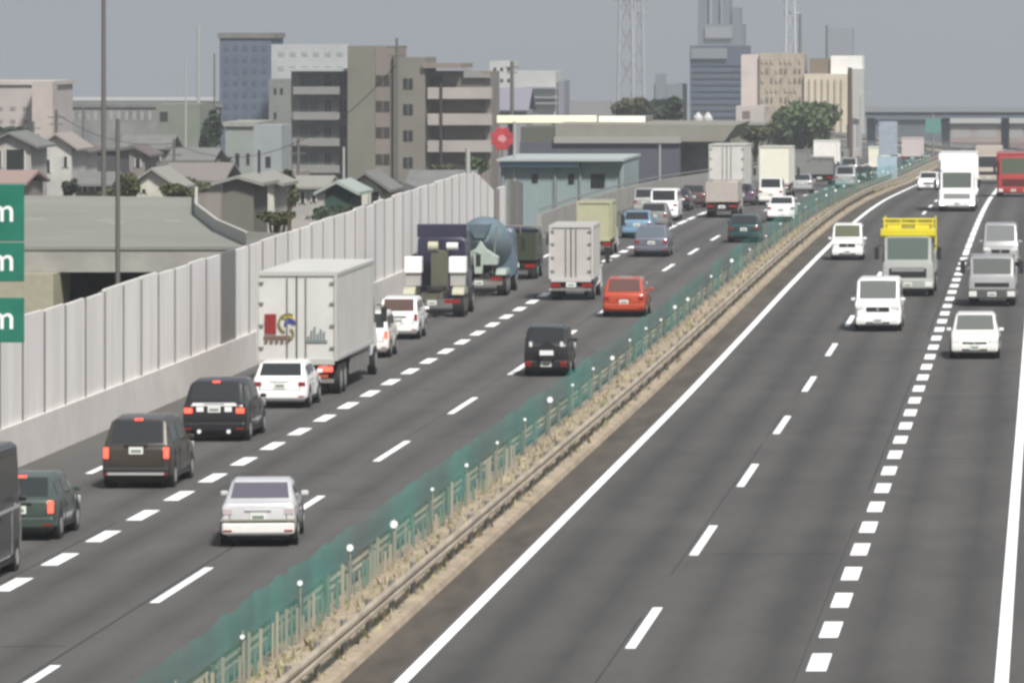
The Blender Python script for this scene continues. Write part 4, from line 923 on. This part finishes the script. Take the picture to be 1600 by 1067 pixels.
MB().box(ax(812, 585), ax(865, 585), 586, 600, azz(222, 585), azz(199, 585)).build('brown_unit', mat('brown_green', (.11, .11, .085), .8), t)
MB().box(ax(1062, 585) + .01, ax(1118, 585), 590, 612, zg(585) - 1, azz(222, 585)).build('side_unit', mat('side_unit', (.26, .245, .235), .8, var=.3, vs=.6), t)
t = bblock('workshop', 'pale blue metal workshop with three small dark windows', 782, 974, 252, 430, mat('pale_blue_metal', (.33, .42, .43), .6, var=.08, vs=.6), D=16, wins=[(831, 840, 272, 286), (888, 897, 272, 288), (923, 945, 272, 294)])
MB().box(ax(782, 430), ax(906, 430), 429.3, 429.99, azz(261, 430), azz(253, 430)).build('blue_fascia', mat('blue_fascia', (.17, .30, .38), .6), t)
MB().box(ax(778, 430), ax(976, 430), 429, 447, azz(251.9, 430), azz(248, 430)).build('roof', mat('pale_roof_blue', (.45, .50, .50), .6), t)
rb_ = MB()
for i in range(40): x = ax(784 + i * 4.8, 430); rb_.box(x, x + .04, 429.94, 429.999, -5, azz(262, 430))
rb_.build('wall_ribs', mat('rib_blue', (.27, .35, .36), .6), t)
for px in (784, 866, 905, 968): MB().box(ax(px, 430), ax(px, 430) + .18, 429.8, 429.93, -5, azz(262, 430)).build('downpipe', mat('pipe_grey', (.25, .28, .28), .6), t)

# red sign
t = thing('shop_sign', 'red star-shaped rotating shop sign on a pole left of the pale blue workshop', 'sign', (ax(785, 440), 440, zg(440) - .4))
zc = azz(217, 440) - (zg(440) - .4)
b = MB(); pts = []
for i in range(16):
    a = 2 * math.pi * i / 16; r = .95 if i % 2 else .72; pts.append((r * math.cos(a), zc + r * math.sin(a)))
b.prism(pts, 'y', -.15, .15).build('panel', mat('sign_red', (.5, .05, .06), .5, var=.3, vs=1.5), t)
MB().prism([(-.35, zc - .1), (.1, zc - .3), (.35, zc), (.05, zc + .3), (-.25, zc + .2)], 'y', -.17, -.151).build('emblem', mat('sign_pink', (.65, .3, .32), .5), t)
MB().tube((0, 0, 0), (0, 0, zc - .7), .12).build('post', STEEL, t)

# towers at the right
TW = mat('tower_blue', (.085, .105, .15), .55, var=.1, vs=.05)
t = bblock('tower_block', 'tall dark blue office tower left of the beige hotel', 1078, 1164, 72, 1500, TW, D=30)
MB().box(ax(1080, 1500), ax(1136, 1500), 1499, 1499.99, azz(92, 1500), azz(76, 1500)).build('pale_band', mat('tower_pale', (.24, .26, .29), .6), t)
for i in range(9):
    y = 100 + 10 * i; MB().box(ax(1082, 1500), ax(1160, 1500), 1499.6, 1499.99, azz(y + 3, 1500), azz(y, 1500)).build('window', mat('tower_strip', (.07, .09, .135), .5), t)
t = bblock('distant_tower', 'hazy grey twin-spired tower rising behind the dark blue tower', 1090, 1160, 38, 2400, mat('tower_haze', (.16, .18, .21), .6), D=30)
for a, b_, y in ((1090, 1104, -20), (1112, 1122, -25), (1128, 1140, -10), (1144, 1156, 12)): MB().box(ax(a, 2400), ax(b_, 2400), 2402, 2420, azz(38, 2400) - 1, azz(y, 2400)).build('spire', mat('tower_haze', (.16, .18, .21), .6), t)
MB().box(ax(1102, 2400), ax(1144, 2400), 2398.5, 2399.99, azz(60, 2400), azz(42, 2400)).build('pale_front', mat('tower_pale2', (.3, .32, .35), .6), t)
t = bblock('hotel', 'beige and cream hotel block standing behind the big green tree', 1187, 1256, 84, 1300, mat('hotel_beige', (.46, .39, .29), .8, var=.3, vs=.35, stretch=(3, 1, .6)), D=18)
P_ = wallm('hotel_pink', (.70, .60, .55)); C_ = wallm('hotel_cream', (.70, .61, .47)); W_ = wallm('hotel_white', (.82, .80, .77))
for (a, b_, y, m, Y, nm) in ((1158, 1186.5, 86, P_, 1301, 'west_wing'), (1256.5, 1326, 116, C_, 1299, 'east_wing'), (1298, 1347, 88, W_, 1303, 'lift_tower'), (1326.5, 1350, 108, wallm('hotel_grey', (.5, .5, .48)), 1300, 'corner_bay'), (1265, 1297.5, 92, mat('hotel_brown', (.2, .15, .1), .8), 1304, 'brown_storey')):
    MB().box(ax(a, Y), ax(b_, Y), Y, Y + 16, zg(Y) - 1, azz(y, Y)).build(nm, m, t)
for i in range(9):
    for j in range(9):
        x = 1190 + 7.3 * i; y = 92 + 15 * j
        if (i + j) % 4 != 3: MB().box(ax(x, 1300), ax(x + 3, 1300), 1299.7, 1299.99, azz(y + 7, 1300), azz(y, 1300)).build('window', mat('hotel_pane', (.23, .19, .14), .4) if (i * j) % 3 else mat('hotel_pane2', (.5, .45, .34), .4), t)
for i in range(6):
    x = 1264 + 10 * i; MB().box(ax(x, 1299), ax(x + 2, 1299), 1298.6, 1298.99, azz(214, 1299), azz(124, 1299)).build('pilaster', wallm('hotel_pil', (.47, .41, .33)), t)
bblock('pink_annex', 'small pink building at the left foot of the hotel', 1150, 1194, 166, 1100, wallm('annex', (.55, .50, .47)), D=10, wins=[(1160, 1172, 174, 186)], wm=mat('annex_pane', (.2, .14, .14), .5))
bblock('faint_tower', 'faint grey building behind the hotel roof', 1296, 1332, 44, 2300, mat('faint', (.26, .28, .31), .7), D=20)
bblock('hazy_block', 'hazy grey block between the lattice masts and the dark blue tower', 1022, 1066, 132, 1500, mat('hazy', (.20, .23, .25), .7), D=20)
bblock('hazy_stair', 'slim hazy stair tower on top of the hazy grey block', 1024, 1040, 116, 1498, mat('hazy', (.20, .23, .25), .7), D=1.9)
bblock('roadside_building', 'low olive building between the warehouse and the hotel', 1100, 1192, 196, 760, wallm('olive_low', (.24, .25, .19), var=.3), D=12, wins=[(1110, 1118, 204, 212), (1168, 1180, 200, 212)], roof=(.3, RL))
for i, px in enumerate((1091, 1106)):
    t = thing('storage_silo', ('left', 'right')[i] + ' one of two little white silos at the foot of the dark blue tower', 'silo', (ax(px, 900), 900, zg(900) - 1))
    z1 = azz(184, 900) - zg(900) + 1
    MB().tube((0, 0, 0), (0, 0, z1), .75, n=14).build('tank', mat('silo_white', (.6, .6, .58), .5), t, smooth=True)
    MB().tube((0, 0, z1), (0, 0, z1 + .8), .75, .15, n=14).build('cone', mat('silo_white', (.6, .6, .58), .5), t)
# a few low far roofs to close the horizon
cols = [(.24, .25, .26), (.3, .3, .29), (.2, .21, .2), (.34, .33, .31), (.27, .25, .24)]
ANCH = [(40, 'above the pale pink building'), (110, 'left of the tall dark pole'), (215, 'over the elevated railway'), (300, 'by the thin pale mast'), (440, 'behind the white building'), (560, 'behind the apartment stair tower'), (700, 'behind the apartment balconies'),
        (840, 'behind the stepped building'), (905, 'right of the stepped building'), (960, 'behind the olive tree of the pair'), (1010, 'between the two lattice masts and the hazy block'), (1070, 'at the left foot of the dark blue tower'), (1170, 'between the dark blue tower and the hotel'), (1375, 'just right of the hotel above the overpass'), (1480, 'above the middle of the overpass'), (1575, 'above the right end of the overpass')]
for i, (px, wh) in enumerate(ANCH):
    Y = 1560 + (i * 7 % 16) * 110; wpx = 50 + (i * 37) % 50; k = (i * 3) % 5; yt = 166 + (i * 13) % 12 if px > 1300 else 150 + (i * 13) % 24
    bblock('distant_building', 'distant low %s building %s' % (['grey', 'pale', 'dark', 'light', 'brownish'][k], wh), px - wpx / 2, px + wpx / 2, yt, Y, mat('far_%d' % k, cols[k], .8, var=.2, vs=.05), D=15)['group'] = 'distant skyline buildings'

# ------------------------------------------------------------------ trees
def tree(px, ybase, ytop, wpx, Y, m, label, name='tree', n=2600, leaf=.5, flat=1.0, group='trees among the buildings', lobes=9):
    x = ax(px, Y); z1 = azz(ytop, Y); z0 = zg(Y) - .5; rw = wpx * Y / FPX / 2; zc0 = azz(ybase, Y)
    t = thing(name, label, 'tree', (x, Y, z0), group=group)
    H = z1 - z0; cz = (zc0 + z1) / 2 - z0; rz_ = (z1 - zc0) / 2
    tr = MB().tube((0, 0, 0), (0, 0, max(.5, cz)), .35, .16, n=8)
    for i in range(5):
        a = i * 1.3; tr.tube((0, 0, cz * .65), (math.cos(a) * rw * .5, math.sin(a) * rw * .5, cz + rz_ * .2), .14, .05, n=6)
    tr.build('trunk', mat('bark', (.08, .06, .045), .9), t)
    mb = MB(); rnd = random.Random(int(px * 7 + Y))
    L = [(rnd.uniform(-.55, .55) * rw, rnd.uniform(-.5, .5) * rw, cz + rnd.uniform(-.5, .42) * rz_, rnd.uniform(.38, .62)) for _ in range(lobes)]
    for _ in range(n):
        lx, ly, lz, lr = rnd.choice(L)
        u = Vector((rnd.gauss(0, 1), rnd.gauss(0, 1), rnd.gauss(0, 1))).normalized() * (rnd.random() ** .45)
        p = Vector((lx + u.x * rw * lr, ly + u.y * rw * lr, lz + u.z * rz_ * lr * flat))
        s = leaf * rnd.uniform(.5, 1.2); a = Vector((rnd.gauss(0, 1), rnd.gauss(0, 1), rnd.gauss(0, 1))).normalized(); b = a.orthogonal().normalized(); c = a.cross(b)
        mb.add([p + b * s, p + c * s * .6, p - b * s, p - c * s * .6], [(0, 1, 2, 3)])
    mb.build('crown', m, t)
LF = mat('leaves_mid', (.085, .125, .04), .85, var=.5, vs=.45); LF2 = mat('leaves_dark', (.04, .058, .03), .85, var=.4, vs=.4); LF3 = mat('leaves_olive', (.09, .095, .04), .85, var=.4, vs=.4)
tree(1252, 236, 157, 116, 800, LF, 'big round green tree in front of the beige hotel', n=5200, leaf=.55, lobes=13)
tree(985, 190, 146, 60, 780, LF3, 'olive tree right of the lit canopy, the lefthand one of a pair')
tree(1034, 192, 150, 66, 760, LF2, 'dark grey-green tree under the hazy grey block, the righthand one of a pair')
tree(328, 262, 162, 34, 600, LF2, 'tall narrow dark tree at the foot of the blue-grey office block', leaf=.35)
tree(20, 235, 192, 60, 560, LF2, 'low dark tree below the pale pink building', n=1200)
tree(275, 310, 286, 56, 330, LF3, 'olive bush on the near side of the viaduct, right of the cream-roofed house', n=900, leaf=.2, name='bush')
tree(205, 315, 268, 34, 335, LF3, 'narrow olive bush beside the dark lamp column', n=900, leaf=.2, name='bush')
tree(105, 305, 278, 30, 400, LF2, 'small dark bush at the pale narrow house', n=600, leaf=.22, name='bush')
tree(450, 330, 262, 36, 395, LF3, 'brownish bush in front of the left wing of the apartment block', n=1100, leaf=.25, name='bush')
tree(745, 272, 244, 40, 520, LF, 'small bright green bush at the right corner of the apartment block', n=700, leaf=.3, name='bush')
tree(432, 350, 330, 60, 300, LF3, 'low olive bush strip above the noise barrier beside the cream house', n=1100, leaf=.2, name='bush')
tree(560, 345, 322, 150, 320, mat('leaves_grey_green', (.05, .075, .045), .85, var=.4, vs=.5), 'wide dark green hedge in front of the white gabled shed', n=3600, leaf=.2, name='hedge', lobes=20)
tree(1180, 222, 196, 70, 700, LF3, 'olive shrubbery at the pink annex, above the lorries', n=1400, leaf=.35, name='bush')
tree(1080, 245, 208, 30, 620, LF2, 'dark shrub right of the navy warehouse wall', n=700, leaf=.3, name='bush')

for k, (px, yb, yt, wd, Y, mm, lb) in enumerate((
    (60, 262, 236, 26, 500, LF2, 'dark round tree at the corner of the gabled house on the far left'), (150, 262, 238, 34, 610, LF3, 'olive tree above the dark cube-shaped building'), (240, 262, 240, 40, 640, LF2, 'dark tree behind the cream-roofed low house'),
    (300, 300, 276, 60, 455, LF3, 'olive garden hedge before the taupe-roofed house'), (350, 268, 240, 30, 600, LF2, 'dark tree left of the grey-green house block'), (425, 300, 270, 26, 520, LF, 'green shrub at the foot of the pale blue-grey house'),
    (610, 300, 282, 40, 470, LF2, 'dark shrub between the white gabled shed and the apartment block'), (690, 276, 256, 50, 560, LF3, 'olive shrub before the right wing of the apartment block'), (175, 310, 296, 40, 400, LF, 'green shrub below the small grey house'))):
    tree(px, yb, yt, wd, Y, mm, lb, n=800, leaf=.28, name='bush')

# ------------------------------------------------------------------ wires
def wire(px0, y0, Y0, px1, y1, Y1, sag, label):
    a = Vector(at(px0, y0, Y0)); b = Vector(at(px1, y1, Y1)); mb = MB(); n = 14; pr = None
    for i in range(n + 1):
        f = i / n; p = a.lerp(b, f); p.z -= sag * 4 * f * (1 - f)
        if pr is not None: mb.tube(pr, p, .03, n=4)
        pr = p
    tag(mb.build('power_line', mat('wire', (.06, .06, .06), .7)), label, 'cable')
wire(88, 178, 520, 272, 224, 480, 1.0, 'thin black cable strung between the brown pole and the grey utility pole')
wire(272, 224, 480, 466, 221, 470, 1.2, 'thin black cable from the grey utility pole towards the apartment block')
wire(466, 221, 470, 620, 100, 420, .8, 'thin black cable rising to the dark pole before the stair tower')

# ------------------------------------------------------------------ haze
HAZE = 0.00026
me = MB().box(-3100, 2100, -80, 6600, -80, 95)
hz_ = me.build('haze', bpy.data.materials.new('haze_air'))
hm = hz_.data.materials[0]; hm.use_nodes = True; hn = hm.node_tree; hn.nodes.clear()
ho = hn.nodes.new('ShaderNodeOutputMaterial'); hv = hn.nodes.new('ShaderNodeVolumePrincipled')
hv.inputs['Color'].default_value = (.70, .745, .80, 1); hv.inputs['Density'].default_value = HAZE; hv.inputs['Anisotropy'].default_value = .2
hn.links.new(hv.outputs[0], ho.inputs['Volume'])
tag(hz_, 'pale grey haze hanging over the whole town', 'haze', kind='stuff')
